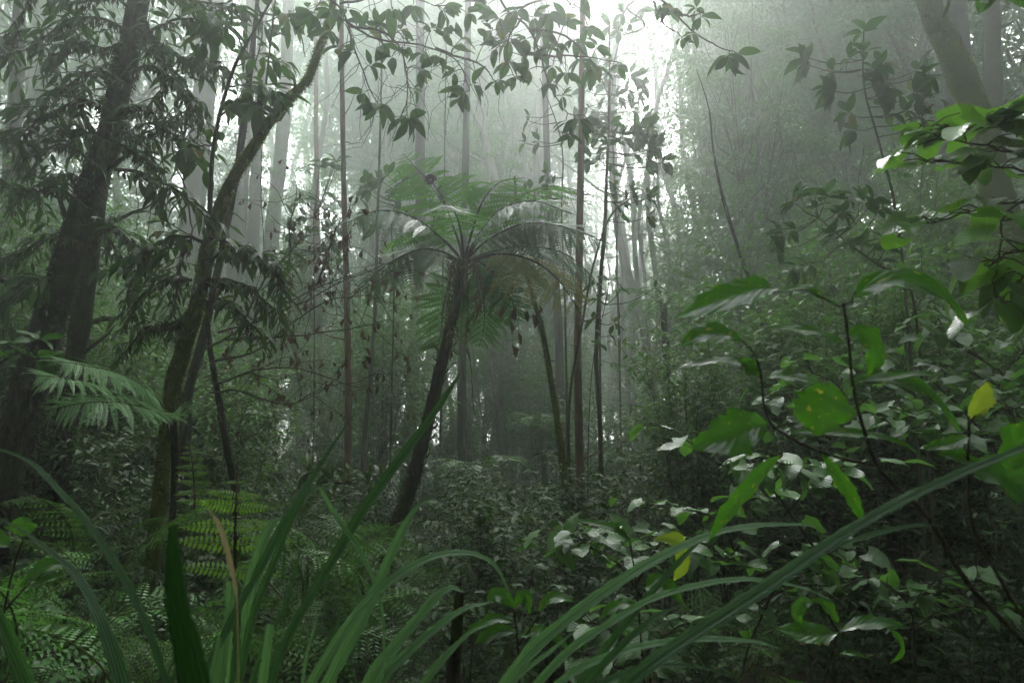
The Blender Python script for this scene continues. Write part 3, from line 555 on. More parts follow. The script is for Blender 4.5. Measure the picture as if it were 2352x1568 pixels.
MIDT = [
 ("slender_tree", "straight slender trunk right of the tree fern, tallest of the thin trees", [(1347, 1420, 27), (1338, 1200, 22), (1330, 1000, 20), (1327, 800, 18), (1330, 600, 17), (1334, 400, 16), (1336, 200, 14), (1338, 0, 12)], 7.2, M_BROWN, 9, .05, 7, 0),
 ("leaning_sapling", "thin mossy trunk leaning left under the drooping fern fronds", [(1318, 1340, 22), (1302, 1150, 19), (1285, 1000, 17), (1265, 870, 14), (1243, 750, 12), (1216, 655, 9)], 6.6, M_MOSSY, 8, .06, 1, 1600),
 ("dark_tree", "dark grey trunk directly behind the leaning mossy sapling", [(1305, 1200, 22), (1295, 1050, 21), (1286, 880, 20), (1282, 740, 20), (1268, 560, 17), (1258, 400, 15), (1252, 200, 13), (1246, 0, 12)], 10.5, M_BARK, 8, .04, 8, 0),
 ("thin_tree", "thin wavy trunk right of the straight slender trunk", [(1385, 1380, 14), (1382, 1180, 12), (1378, 980, 12), (1369, 830, 10), (1376, 680, 9), (1388, 520, 7), (1394, 380, 6), (1398, 260, 5)], 7.6, M_TWIG, 7, .06, 1, 600),
 ("bent_sapling", "pencil-thin bent sapling crossing behind the straight trunk", [(1330, 1240, 9), (1308, 1080, 8), (1310, 900, 7), (1338, 740, 6), (1360, 620, 5), (1400, 500, 5), (1450, 455, 4)], 7.0, M_TWIG, 6, .05, 0, 0),
 ("brown_tree", "reddish-brown slim trunk left of the tree fern", [(795, 1300, 20), (798, 1110, 18), (800, 900, 17), (797, 720, 15), (793, 560, 13), (789, 400, 12), (786, 200, 11), (784, 0, 10)], 8.2, M_BROWN, 8, .05, 8, 0),
 ("pale_sapling", "pale speckled sapling just right of the reddish-brown trunk", [(830, 1220, 13), (838, 1000, 12), (851, 860, 11), (862, 700, 9), (866, 560, 7)], 8.0, M_GREY, 7, .05, 2, 0),
 ("grey_tree", "sturdy dark grey trunk behind the left side of the tree fern", [(925, 1260, 38), (938, 1050, 34), (950, 850, 30), (957, 720, 27), (964, 600, 26), (966, 450, 24), (965, 250, 22)], 11, M_BARK, 10, .04, 9, 0),
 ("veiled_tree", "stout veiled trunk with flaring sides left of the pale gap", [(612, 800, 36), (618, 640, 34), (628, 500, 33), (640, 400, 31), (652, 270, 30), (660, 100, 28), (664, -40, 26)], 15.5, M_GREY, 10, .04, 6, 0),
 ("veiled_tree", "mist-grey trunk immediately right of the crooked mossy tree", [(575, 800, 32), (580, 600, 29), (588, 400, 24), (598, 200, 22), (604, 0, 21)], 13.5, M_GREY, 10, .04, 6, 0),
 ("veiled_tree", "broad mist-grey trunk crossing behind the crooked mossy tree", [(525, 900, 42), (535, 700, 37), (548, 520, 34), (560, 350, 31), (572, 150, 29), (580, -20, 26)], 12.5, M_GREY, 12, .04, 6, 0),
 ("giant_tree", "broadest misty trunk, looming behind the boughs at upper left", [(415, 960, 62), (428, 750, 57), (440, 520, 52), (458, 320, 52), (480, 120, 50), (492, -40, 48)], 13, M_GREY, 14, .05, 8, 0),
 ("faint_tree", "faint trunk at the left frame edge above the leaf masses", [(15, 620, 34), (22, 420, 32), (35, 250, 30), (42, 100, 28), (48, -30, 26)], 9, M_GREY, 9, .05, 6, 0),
 ("mid_tree", "dark straight trunk standing right below the tree fern's base", [(1066, 1420, 30), (1064, 1250, 26), (1062, 1050, 23), (1060, 880, 21), (1062, 760, 20), (1066, 560, 18)], 9.5, M_BARK, 9, .05, 7, 700),
 ("thin_pole", "thin dark pole between the tree fern trunk and the straight dark trunk", [(1004, 1320, 8), (1008, 1150, 7), (1012, 980, 6), (1014, 850, 5)], 9.5, M_BARK, 6, .05, 4, 0),
 ("faint_pole", "faint slim trunk left of the reddish-brown trunk", [(745, 1180, 17), (740, 1000, 15), (737, 850, 13), (733, 700, 12), (728, 400, 11), (726, 250, 10)], 12.5, M_BROWN, 7, .05, 6, 0),
 ("curved_tree", "faded curved tree in the bright mist at upper right of the gap", [(1690, 900, 22), (1676, 640, 20), (1660, 420, 18), (1640, 300, 16), (1612, 220, 13), (1598, 130, 12), (1590, 0, 10)], 16, M_GREY, 8, .05, 5, 0),
 ("slanting_tree", "dark thin trunk slanting across the misty foliage right of centre", [(1835, 1120, 15), (1800, 960, 13), (1770, 830, 11), (1740, 700, 10), (1700, 585, 9), (1662, 460, 8), (1640, 360, 5), (1628, 250, 3), (1600, 160, 2)], 8.5, M_BARK, 7, .06, 0, 0),
 ("mossy_giant", "large moss-green trunk leaning in from the top right", [(2330, 640, 72), (2285, 420, 67), (2245, 265, 64), (2205, 170, 59), (2165, 80, 54), (2128, -20, 48)], 8.2, M_MOSSY, 16, .05, 7, 4200),
 ("broad_tree", "broad dark trunk behind the heart-leaved vine", [(2225, 900, 72), (2218, 700, 66), (2214, 520, 62), (2208, 300, 58), (2195, 60, 54), (2190, -40, 50)], 11, M_BARK, 12, .05, 8, 0),
 ("shadow_tree", "dark upright trunk at the top right beside the mossy leaning giant", [(2290, 400, 40), (2280, 150, 38), (2275, -30, 36)], 10.5, M_BARK, 10, .05, 7, 0),
 ("gnarled_tree", "dark gnarled trunk below the right end of the mossy tree's boughs", [(415, 1330, 28), (418, 1150, 27), (425, 1000, 26), (432, 900, 24), (470, 760, 20)], 6.2, M_BARK, 9, .08, 3, 900),
 ("leaning_pole", "dark leaning pole under the tangle right of the mossy tree", [(545, 1180, 20), (520, 1020, 17), (500, 900, 15), (480, 780, 13), (470, 640, 9)], 5.6, M_BARK, 8, .07, 0, 500),
 ("faint_pole", "slender faded trunk between the brown trunk and the bright gap", [(868, 1100, 16), (872, 900, 15), (876, 700, 14), (880, 560, 13)], 17, M_GREY, 7, .04, 7, 0),
 ("faint_pole", "wide faded trunk behind the leaning mossy sapling", [(1232, 1100, 28), (1236, 900, 27), (1240, 700, 25), (1243, 500, 22), (1246, 300, 20)], 19, M_GREY, 8, .04, 7, 0),
]
for k, (nm, lb, path, d, mt, seg, ro, up, moss) in enumerate(MIDT):
    if d > 9: d *= 1.7 if d > 12 else 1.45; up *= 1.6
    o, ps, rs, tr = traced_tree(nm, lb, path, d, mt, seg, ro, 20 + k, up, 34, None, moss, .03)
    if up >= 5 and d < 13: add_crown(o, ps[-1], .9, CROWN if d > 9 else CANOPY, rg)

# hanging creepers
def creeper(path, d, r, label, group=None, leaves=0, seed=0):
    rg = np.random.default_rng(seed); p = spline(PX(path, d), 30) + np.cumsum(rg.normal(0, .004, (30, 3)), 0)
    o = thing("hanging_vine", label, "vine", p[0], group); mb = MB(); tube(mb, p, r, 5); part("vine_stem", mb.mesh("vine_stem", M_TWIG), o)
    if leaves:
        i = rg.integers(0, 30, leaves); place_leaves('lance', (p[i], nrm(rg.normal(size=(leaves, 3)) + (0, 0, -.8)), np.array((0, 0, 1.)) + rg.normal(0, .4, (leaves, 3)), rg.uniform(.05, .1, leaves)), o, rg)
for k, (a, lb) in enumerate([([(400, 280), (402, 360), (420, 420), (440, 530), (438, 600)], "dark creeper hanging in the gap between the two left trees"), ([(1078, 690), (1075, 780), (1085, 860), (1090, 950)], "thin black root dangling below the tree fern crown"), ([(1068, 680), (1064, 800), (1078, 880)], "shorter black root dangling beside the tree fern trunk"), ([(1420, 480), (1410, 620), (1428, 740), (1430, 810)], "wavy thin liana right of the thin wavy trunk"), ([(316, 330), (312, 420), (314, 520)], "fine straight liana hanging before the misty gap at left"), ([(355, 300), (358, 400), (352, 540)], "faint hair-thin liana beside the fine straight one"), ([(1985, 330), (1975, 430), (1970, 520)], "dangling liana under the upper right sapling"), ([(620, 60), (640, 180), (618, 300), (612, 420), (620, 560)], "curling liana beside the branch stub of the mossy tree")]):
    creeper(a, 5.2 if a[0][0] < 700 else 6.2, .006 if k == 0 else .003, lb, None, 0, k)

# ------------------------------------------------------------------ tree fern
def pinna_mesh(name, mat, seed, n=20, w=.20, droop=.15, lob=.75):
    rg = np.random.default_rng(seed); mb = MB(); t = (np.arange(n) + .5) / n
    pr = np.clip(np.minimum(1, t * 6 + .35) * (1 - t ** 2.2) ** .8, .03, 1) * w
    for sd in (-1, 1):
        B = np.stack([0 * t, t, -droop * t ** 2], -1); D = np.stack([sd * np.ones(n), .30 + .25 * t, -.16 + rg.normal(0, .06, n)], -1)
        add_leaves(mb, B, D, np.tile((0, 0, 1.), (n, 1)), pr, np.minimum(.72, (1 / n * lob) / pr), 'A')
    q = np.linspace(0, 1, 5); V = np.concatenate([np.stack([-.006 + 0 * q, q, -droop * q * q + .002], -1), np.stack([.006 + 0 * q, q, -droop * q * q + .002], -1)])
    mb.add(V, [(i, i + 5, i + 6, i + 1) for i in range(4)])
    return mb.mesh(name, mat)
PIN = {}
for key, mt, n, w, lb in (('t', M_TFERN, 15, .14, 1.2), ('b', M_TFERN_BACKLIT, 16, .14, 1.2), ('y', M_TFERN_Y, 16, .125, .9), ('p', M_FERN_PALE, 24, .10, .85), ('g', M_FERN, 14, .13, .6), ('s', M_LADDER, 12, .15, .8), ('far', M_TFERN, 10, .2, 1.2)):
    PIN[key] = [pinna_mesh("pinna", mt, i, n, w, .08 + .12 * i, lb) for i in range(3)]
def frond(parent, ctrl, key, maxw, npair, rg, start=.2, droop=.35, r=.008, label=None, upv=(0, 0, 1.), mat=None, fwd=.45, joined=False, profile=None):
    ax = spline(ctrl, 40); T = nrm(np.gradient(ax, axis=0)); mb = MB(); tube(mb, ax, np.linspace(r, r * .2, 40), 5)
    fr = part("frond", mb.mesh("rachis", mat or M_STEM), parent, label=label)
    for k in range(npair):
        u = start + (1 - start) * (k + .5) / npair; i = int(u * 39); v = (u - start) / (1 - start)
        L = maxw * (profile(v) if profile else min(1, .45 + v * 2.2) * (1 - v ** 2.4) ** .75 + .03)
        lat = nrm(np.cross(T[i], upv)); up = np.cross(lat, T[i])
        for sd in (-1, 1):
            d = nrm(lat * sd + T[i] * fwd * (1 + v) + up * (-droop + rg.normal(0, .06)) + rg.normal(0, .05, 3))
            piece("pinna", PIN[key][int(rg.integers(3))], fr, basis(ax[i], d, up + rg.normal(0, .15, 3), L, L * rg.uniform(.9, 1.08), L))
    return fr
rg = np.random.default_rng(11)
TF, tfp, tfr, tft = traced_tree("tree_fern", "dark-trunked tree fern with spreading crown in the centre of the clearing", [(882, 1340, 35, 5.8), (905, 1230, 34, 5.85), (945, 1110, 32, 5.9), (975, 1000, 30, 5.95), (1008, 860, 27, 6), (1038, 730, 24, 6), (1056, 650, 21, 6), (1066, 598, 19, 6)], 6, M_BARK, 12, .10, 40, 0, 44, None, 1700, .03)
mb = MB()
for k in range(150):
    i = int(rg.integers(4, 43)); a = rg.uniform(0, 6.28); o_ = np.array((math.cos(a), math.sin(a), 0)); b = tfp[i] + o_ * tfr[i] * .8; ln = rg.uniform(.02, .07) * (1.6 if i > 34 else 1)
    tube(mb, np.array([b, b + o_ * ln * .7 + (0, 0, ln * .5), b + o_ * ln * .9 + (0, 0, ln * 1.1)]), np.array([.008, .006, .003]), 4)
part("frond_stub", mb.mesh("frond_stub", M_BARK), tft, kind="stuff")
for k in range(9):                                   # withered fronds hanging as a skirt
    a = k * .7; o_ = np.array((math.cos(a), math.sin(a), 0)); c = tfp[-1]; ln = rg.uniform(.3, .75)
    mb = MB(); q = spline([c, c + o_ * .10 + (0, 0, -.02), c + o_ * .15 + (0, 0, -ln * .6), c + o_ * .10 + (0, 0, -ln)], 14); tube(mb, q, np.linspace(.007, .002, 14), 4)
    n_ = 26; j_ = rg.integers(4, 14, n_); add_leaves(mb, q[j_], nrm(rg.normal(0, .4, (n_, 3)) + (0, 0, -1.)), rg.normal(size=(n_, 3)), rg.uniform(.05, .12, n_), .2)
    part("dead_frond", mb.mesh("dead_frond", M_DEAD), TF, label="withered brown frond hanging against the trunk" if k == 0 else None)
C6 = (1066, 600)
FR = [ # path (px,py,d), key, width px, pairs, start
 ([(1066, 600, 6), (1045, 530, 6.2), (1008, 440, 6.5), (955, 385, 6.9), (925, 352, 7.2)], 'b', 118, 19, .22, .15),
 ([(1064, 600, 6), (1015, 548, 5.95), (950, 500, 5.8), (870, 484, 5.6), (775, 520, 5.4)], 't', 105, 21, .2, .6),
 ([(1064, 602, 6), (1030, 560, 6.2), (985, 530, 6.5), (930, 540, 6.9), (880, 575, 7.2)], 'b', 95, 17, .25, .3),
 ([(1062, 604, 6), (1015, 578, 5.9), (958, 574, 5.8), (880, 615, 5.6), (800, 690, 5.5)], 't', 95, 19, .2, .6),
 ([(1062, 606, 6), (1000, 585, 6.1), (920, 610, 6.3), (850, 655, 6.4), (790, 650, 6.6)], 't', 80, 16, .3, .6),
 ([(1068, 600, 6), (1115, 530, 6.3), (1180, 462, 6.8), (1260, 428, 7.3), (1345, 440, 7.7)], 'b', 125, 20, .2, .35),
 ([(1068, 600, 6), (1095, 545, 5.8), (1150, 482, 5.6), (1225, 462, 5.4), (1310, 490, 5.2)], 't', 110, 22, .2, .45),
 ([(1068, 600, 6), (1120, 552, 5.9), (1200, 515, 5.8), (1290, 520, 5.6), (1400, 560, 5.5)], 't', 112, 22, .2, .55),
 ([(1068, 602, 6), (1140, 575, 6.1), (1220, 566, 6.3), (1310, 590, 6.4), (1400, 680, 6.5)], 't', 100, 20, .2, .55),
 ([(1068, 604, 6), (1130, 585, 5.8), (1200, 590, 5.5), (1270, 630, 5.2), (1335, 720, 5.0)], 'y', 105, 19, .25, .6),
 ([(1068, 604, 6), (1128, 590, 6), (1180, 598, 6.3), (1230, 620, 6.5), (1270, 665, 6.7)], 't', 95, 17, .25, .6),
 ([(1066, 602, 6), (1090, 612, 6.2), (1110, 660, 6.35), (1112, 740, 6.4), (1100, 800, 6.4)], 't', 88, 17, .12, .2),
 ([(1064, 602, 6), (1035, 640, 6.25), (1020, 700, 6.4), (1010, 780, 6.4), (1000, 800, 6.4)], 't', 84, 15, .15, .2),
 ([(1066, 600, 6), (1098, 600, 6.1), (1140, 635, 6.3), (1175, 690, 6.4), (1190, 740, 6.4)], 't', 90, 15, .15, .2),
 ([(1066, 600, 6), (1085, 530, 5.9), (1110, 460, 5.9), (1150, 418, 6.1), (1205, 408, 6.5)], 'b', 88, 17, .3, .4),
 ([(1066, 600, 6), (1058, 530, 5.7), (1040, 480, 5.3), (1010, 470, 4.8)], 't', 70, 14, .35, .4),
]
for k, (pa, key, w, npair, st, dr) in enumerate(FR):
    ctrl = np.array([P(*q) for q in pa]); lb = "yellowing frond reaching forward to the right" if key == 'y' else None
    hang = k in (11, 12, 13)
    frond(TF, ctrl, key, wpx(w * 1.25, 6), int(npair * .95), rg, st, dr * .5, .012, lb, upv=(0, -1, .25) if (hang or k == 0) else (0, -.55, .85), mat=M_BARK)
mb = MB(); c = P(988, 413, 6.6); th = np.linspace(0, 4 * math.pi, 40); rr = np.linspace(.045, .006, 40)
tube(mb, np.stack([c[0] + rr * np.cos(th), c[1] + .01 * th / 6, c[2] + rr * np.sin(th)], -1), np.linspace(.018, .008, 40), 7, .1, rg); part("fiddlehead", mb.mesh("fiddlehead", M_BARK), TF, label="curled dark fiddlehead at the tip of an upright stalk")

def small_treefern(px, py, d, label, n=9, L=1.3, seed=0, key='far', trunk=True, group=None, name="tree_fern"):
    rg = np.random.default_rng(seed); c = P(px, py, d); g = float(gz(c[0], c[1])) - .2
    o = thing(name, label, "tree fern", (c[0], c[1], g), group)
    if trunk:
        mb = MB(); pth = spline([(c[0] + .1, c[1], g), (c[0] + .05, c[1], (g + c[2]) / 2), c], 14); tube(mb, pth, np.linspace(.09, .045, 14), 8, .1, rg); part("trunk", mb.mesh("trunk", M_BARK), o)
    for k in range(n):
        a = k / n * 6.28 + rg.uniform(-.25, .25); h = np.array((math.cos(a), math.sin(a), 0)); l = L * rg.uniform(.8, 1.15); up = rg.uniform(.2, .5)
        frond(o, [c, c + h * l * .35 + (0, 0, up * l * .6), c + h * l * .75 + (0, 0, up * l * .55), c + h * l * 1.0 + (0, 0, -.12 * l)], key, l * .19, 15, rg, .15, .12, .008)
small_treefern(1524, 700, 10.5, "misty small tree fern right of the bright centre, flat umbrella crown", 9, 1.0, 1)
small_treefern(1246, 985, 13, "small distant tree fern low behind the leaning mossy sapling", 9, .9, 2)
small_treefern(1430, 1085, 11, "low fern with flat fronds beside the thin wavy trunk", 8, .9, 3, trunk=False, name="fern")
small_treefern(1100, 1095, 8, "low spreading fern in the dim undergrowth behind the arching blade", 8, .7, 4, trunk=False, name="fern")
small_treefern(2010, 950, 7, "dark tree fern half hidden behind the right-hand shrubs", 9, 1.0, 5)

# pale fern frond at left
FP = thing("pale_fern", "pale grey-green fern frond spreading before the dark leaning trunk", "fern", P(405, 960, 3.9))
for k, (pa, w, npair) in enumerate([([(398, 968, 4), (350, 905, 3.8), (280, 860, 3.55), (190, 838, 3.3), (140, 830, 3.2)], 90, 34), ([(398, 968, 4), (340, 930, 3.75), (250, 890, 3.4), (150, 868, 3.1), (80, 862, 3.0)], 80, 34), ([(398, 968, 4), (360, 945, 3.6), (280, 925, 3.3), (190, 925, 3.1), (100, 945, 3.0)], 76, 30), ([(398, 968, 4), (415, 930, 3.8), (432, 938, 3.7), (440, 950, 3.6)], 36, 9)]):
    frond(FP, np.array([P(*q) for q in pa]), 'p', wpx(w * 1.35, 3.8), npair, rg, .08, .12, .006, upv=(.1, -.8, .6))
mb = MB(); st = spline(np.array([(P(400, 1150, 4.2)), P(402, 1050, 4.1), P(398, 968, 4)]), 10); st[0][2] = -.2; tube(mb, st, .02, 7, .08, rg); part("stem", mb.mesh("stem", M_BARK), FP)

# bright once-pinnate fern (ladder of toothed pinnae)
LF = thing("ladder_fern", "bright yellow-green fern with widely spaced toothed pinnae, lower left", "fern", P(538, 1400, 1.9))
def ladder(parent, ctrl, n, wl, rg, start=.15, sp=1.):
    ax = spline(ctrl, 40); T = nrm(np.gradient(ax, axis=0)); mb = MB(); tube(mb, ax, np.linspace(.006, .002, 40), 5); fr = part("frond", mb.mesh("rachis", M_TWIG), parent)
    for k in range(n):
        u = start + (1 - start) * (k + .5) / n; i = int(u * 39); L = wl * (1 - u ** 3) * rg.uniform(.9, 1.08)
        for sd in (-1, 1):
            lat = np.array((1, 0, 0)) * sd; d = nrm(lat + T[i] * .12 + np.array((0, -.35, .02)) + rg.normal(0, .07, 3))
            piece("pinna", PIN['s'][int(rg.integers(3))], fr, basis(ax[i], d, np.array((0, -.9, .45)) + rg.normal(0, .12, 3), L * 1.3, L, L))
ladder(LF, np.array([P(538, 1400, 1.9), P(540, 1260, 1.9), P(542, 1160, 1.9), P(545, 1092, 1.95)]), 6, wpx(140, 1.9), rg)
ladder(LF, np.array([P(448, 1180, 3.4), P(446, 1110, 3.45), P(440, 1050, 3.5), P(430, 1010, 3.55)]), 9, wpx(44, 3.5), rg, .1)
# ------------------------------------------------------------------ boughs of the left-hand trees (leaf by leaf)
def add_bough(parent, path, d, kind, L, nt, tl, per, rg, mat=None, droop=.45, start=.15, r0=.012, name="bough", moss=0, **kw):
    tb, lv = bough(rg, PX(path, d), nt, tl, L, per, droop, start, r0=r0, **kw)
    b = part(name, tubes_mesh(name, tb, mat or M_TWIG, 5), parent)
    place_leaves(kind, lv, b, rg)
    if moss:
        ax, r = tb[0]; m = moss_tufts("hanging_moss", ax, np.full(len(ax), r0), moss, .055, rg, M_HANG, 2.2); part("moss", m, b, kind="stuff")
    return b
rg = np.random.default_rng(21)
for path, d, L, nt, tl, per, moss in [
    ([(305, 70), (210, 40), (120, 70), (60, 110)], 5.0, .15, 11, .38, 6, 250), ([(300, 110), (370, 60), (440, 50), (520, 90)], 4.9, .15, 11, .4, 6, 200),
    ([(285, 190), (220, 160), (150, 190), (80, 250)], 4.9, .14, 11, .38, 6, 300), ([(285, 170), (350, 150), (420, 190), (470, 260)], 4.7, .14, 12, .4, 6, 200),
    ([(262, 265), (190, 230), (120, 270), (60, 320)], 4.8, .14, 10, .36, 6, 350), ([(265, 265), (330, 250), (390, 310), (440, 330)], 4.7, .12, 11, .34, 6, 200),
    ([(262, 390), (330, 400), (410, 440), (480, 515)], 4.5, .17, 13, .22, 4, 60), ([(225, 380), (150, 330), (80, 340), (0, 300)], 4.9, .15, 10, .4, 6, 200),
    ([(200, 480), (130, 430), (60, 440), (-20, 400)], 4.8, .15, 10, .4, 5, 150), ([(180, 520), (240, 510), (300, 540), (350, 600)], 4.8, .13, 11, .32, 6, 200),
    ([(150, 640), (100, 640), (50, 650), (-10, 690)], 4.5, .16, 11, .20, 4, 40), ([(310, 30), (250, -10), (190, 20), (130, 0)], 4.8, .15, 9, .4, 6, 100),
    ([(315, 10), (400, -20), (470, 10), (560, 20)], 4.7, .15, 11, .4, 6, 100), ([(235, 340), (280, 330), (330, 360), (370, 400)], 4.6, .11, 9, .28, 6, 150)]:
    add_bough(T1, path, d, 'lance', L, nt, tl, per, rg, moss=moss)
for path, d, L, nt, tl, per, kind in [
    ([(478, 545), (540, 560), (610, 600), (655, 660)], 4.4, .14, 12, .28, 6, 'lance'), ([(470, 560), (400, 545), (340, 570), (300, 610)], 4.4, .12, 12, .28, 6, 'broad'),
    ([(440, 640), (380, 640), (320, 680), (290, 750)], 4.5, .11, 12, .3, 6, 'lance'), ([(455, 690), (510, 690), (560, 720), (600, 770)], 4.4, .12, 9, .25, 5, 'lance'),
    ([(430, 560), (410, 620), (400, 690), (370, 760)], 4.6, .09, 12, .24, 6, 'lance')]:
    add_bough(T3, path, d, kind, L, nt, tl, per, rg, moss=120)
for path, d, L in [([(500, 270), (540, 235), (580, 240)], 4.4, .15), ([(540, 150), (590, 130), (630, 140)], 4.9, .14), ([(560, 110), (520, 60), (470, 40)], 4.5, .16), ([(600, 50), (640, 40), (690, 30)], 4.9, .13), ([(490, 330), (460, 340), (440, 360)], 4.4, .14), ([(515, 200), (570, 200), (630, 210)], 4.4, .15)]:
    add_bough(T3, path, d, 'broad', L, 6, .22, 4, rg, name="leafy_branch", r0=.006, start=.4)

for path, d, L, nt, tl, per, moss in [
    ([(250, 330), (180, 300), (110, 310), (40, 360)], 5.0, .12, 12, .34, 7, 350), ([(215, 420), (150, 400), (80, 420), (10, 480)], 5.1, .12, 11, .34, 7, 300), ([(320, 20), (360, 100), (380, 180), (370, 260)], 4.9, .12, 12, .32, 7, 300),
    ([(300, 90), (240, 110), (180, 100), (110, 140)], 5.0, .12, 12, .34, 7, 350), ([(180, 560), (120, 540), (60, 560), (10, 600)], 5.0, .12, 10, .3, 6, 200), ([(255, 300), (310, 310), (360, 290), (430, 250)], 4.8, .12, 12, .3, 7, 250), ([(200, 500), (260, 560), (300, 640), (310, 720)], 5.0, .10, 12, .26, 7, 250),
    ([(310, 60), (400, 120), (450, 140), (520, 150)], 4.9, .13, 12, .34, 7, 200), ([(90, -40), (60, 40), (30, 90), (-10, 130)], 4.9, .13, 10, .34, 6, 300)]:
    add_bough(T1, path, d, 'lance', L, nt, tl, per, rg, moss=moss, droop=.8)
for path, d, L in [([(440, 700), (400, 740), (330, 760), (270, 820)], 4.6, .09), ([(450, 660), (500, 640), (560, 650), (620, 700)], 4.5, .1), ([(470, 600), (520, 580), (570, 590), (640, 610)], 4.5, .1)]:
    add_bough(T3, path, d, 'lance', L, 13, .26, 7, rg, moss=250, droop=.8)
# whorl clusters on hanging branches, top centre
def cluster(parent, px, py, d, n, Lpx, rg, kind='broad', axis=(0, 0, -1), spread=1.2, droop=.25):
    b = P(px, py, d); L = wpx(Lpx, d) * .88; ax = nrm(axis)
    e1 = nrm(np.cross(ax, (0, 1, .2))); e2 = np.cross(ax, e1); B = []; D = []; U = []
    a0 = rg.uniform(0, 6.28)
    for k in range(n):
        a = a0 + k * 2.4 + rg.normal(0, .2); d_ = nrm(ax * rg.uniform(.2, .8) + (e1 * math.cos(a) + e2 * math.sin(a) * .75) * spread + np.array((0, 0, -droop)))
        B.append(b + ax * L * .08 * (k / n) + rg.normal(0, L * .02, 3)); D.append(d_); U.append(np.array((0, 0, 1.)) + rg.normal(0, .35, 3))
    place_leaves(kind, (np.array(B), np.array(D), np.array(U), L * rg.uniform(.75, 1.2, n)), parent, rg)
def hanging_branch(label, stems, clusters, d, seed, kind='broad', mat=None, cat="branch", name="hanging_branch", w0=6, twigs=0):
    """stems: paths; every cluster (px,py,n,Lpx[,dd]) joins the nearest stem point by a short twig"""
    rg = np.random.default_rng(seed); tubes = []; allp = []
    for s in stems:
        q = spline(PX(s, d), 26) + np.cumsum(rg.normal(0, .0025, (26, 3)), 0); tubes.append((q, np.linspace(wpx(w0, d) / 2, wpx(w0 * .35, d) / 2, 26))); allp.append(q)
    allp = np.vstack(allp); ax = []
    for c in clusters:
        b = P(c[0], c[1], c[4] if len(c) > 4 else d); j = int(np.argmin(np.linalg.norm(allp - b, axis=1) + .35 * np.maximum(0, b[2] - allp[:, 2]))); a = allp[j]
        mid = (a + b) / 2 + np.array((0, 0, .12 * np.linalg.norm(b - a))); tubes.append((spline([a, mid, b], 8), np.linspace(wpx(2.6, d) / 2, wpx(1.8, d) / 2, 8)))
        v = nrm(b - mid + 1e-5) if np.linalg.norm(b - a) > .02 else np.array((0, 0, -1.)); ax.append(v)
    for k in range(twigs):
        j = int(rg.integers(len(allp))); q = [allp[j]]; dd = nrm(rg.normal(size=3) + (0, 0, -.7))
        for s in range(7): q.append(q[-1] + dd * .06); dd = nrm(dd + rg.normal(0, .3, 3) + (0, 0, -.15))
        tubes.append((np.array(q), np.linspace(.0022, .001, 8)))
    o = thing(name, label, cat, tubes[0][0][0]); t = part("twig", tubes_mesh("twig", tubes, mat or M_TWIG, 5), o)
    for c, v in zip(clusters, ax): cluster(o, c[0], c[1], c[4] if len(c) > 4 else d, c[2], c[3], rg, kind, v)
    return o
hanging_branch("leafy branch hanging from the top, its lowest whorls left of the bright sky", [[(690, -60), (780, 20), (810, 100), (850, 200), (868, 236)], [(800, 60), (900, 80), (940, 160), (940, 262)], [(780, 10), (900, -10), (1000, 20)], [(780, 40), (860, 90), (960, 100), (1040, 130), (1075, 200)], [(1000, 110), (1100, 150), (1140, 190)]],
    [(866, 238, 7, 62), (838, 212, 5, 48), (936, 268, 9, 66), (965, 160, 7, 44), (950, 205, 4, 34), (1070, 212, 8, 58), (1085, 195, 5, 50), (1055, 225, 3, 45), (1140, 185, 4, 42), (1040, 110, 7, 54), (1030, 60, 6, 50), (1015, 20, 7, 60), (900, 20, 6, 62), (950, 10, 6, 58), (880, 100, 6, 48), (840, 60, 6, 52), (810, 120, 6, 50), (780, 110, 5, 46), (900, 130, 6, 48), (760, 70, 6, 50), (1045, 165, 5, 40), (720, 30, 6, 55), (1120, 90, 4, 40), (990, 70, 5, 48), (870, 60, 6, 46), (920, 70, 6, 46), (800, 20, 7, 52), (970, 120, 6, 44), (1010, 130, 6, 44), (850, 150, 5, 40), (760, 20, 6, 50), (1060, 90, 5, 44), (930, 110, 6, 44), (1075, 30, 6, 46)], 4.3, 41, twigs=60)
hanging_branch("dense leafy branch at top centre hanging over the straight slender trunk", [[(1120, -60), (1160, 20), (1210, 60), (1240, 130), (1262, 200), (1300, 262), (1335, 268)], [(1200, 40), (1170, 90), (1165, 140)], [(1215, 70), (1290, 80), (1360, 140), (1372, 160)], [(1180, 20), (1280, -10), (1330, 10)], [(1240, 130), (1300, 130), (1420, 150)]],
    [(1150, 40, 8, 62), (1170, 90, 8, 58), (1168, 140, 7, 52), (1190, 20, 8, 60), (1225, 40, 8, 58), (1260, 30, 7, 56), (1300, 50, 7, 52), (1280, 100, 7, 52), (1240, 110, 7, 50), (1215, 160, 6, 44), (1262, 190, 6, 44), (1300, 165, 6, 46), (1365, 152, 5, 62), (1335, 135, 5, 58), (1330, 272, 8, 60), (1300, 278, 5, 48), (1345, 268, 4, 62), (1180, 175, 5, 44), (1330, 0, 6, 54), (1120, 10, 6, 50), (1420, 148, 4, 44), (1210, 90, 7, 50), (1140, 110, 6, 48), (1250, 70, 7, 50), (1320, 90, 6, 46), (1270, 150, 6, 44), (1200, 130, 6, 46), (1130, 70, 6, 50), (1370, 110, 5, 44), (1290, 220, 5, 40), (1310, 310, 5, 42), (1350, 60, 6, 46)], 4.4, 42, twigs=30)
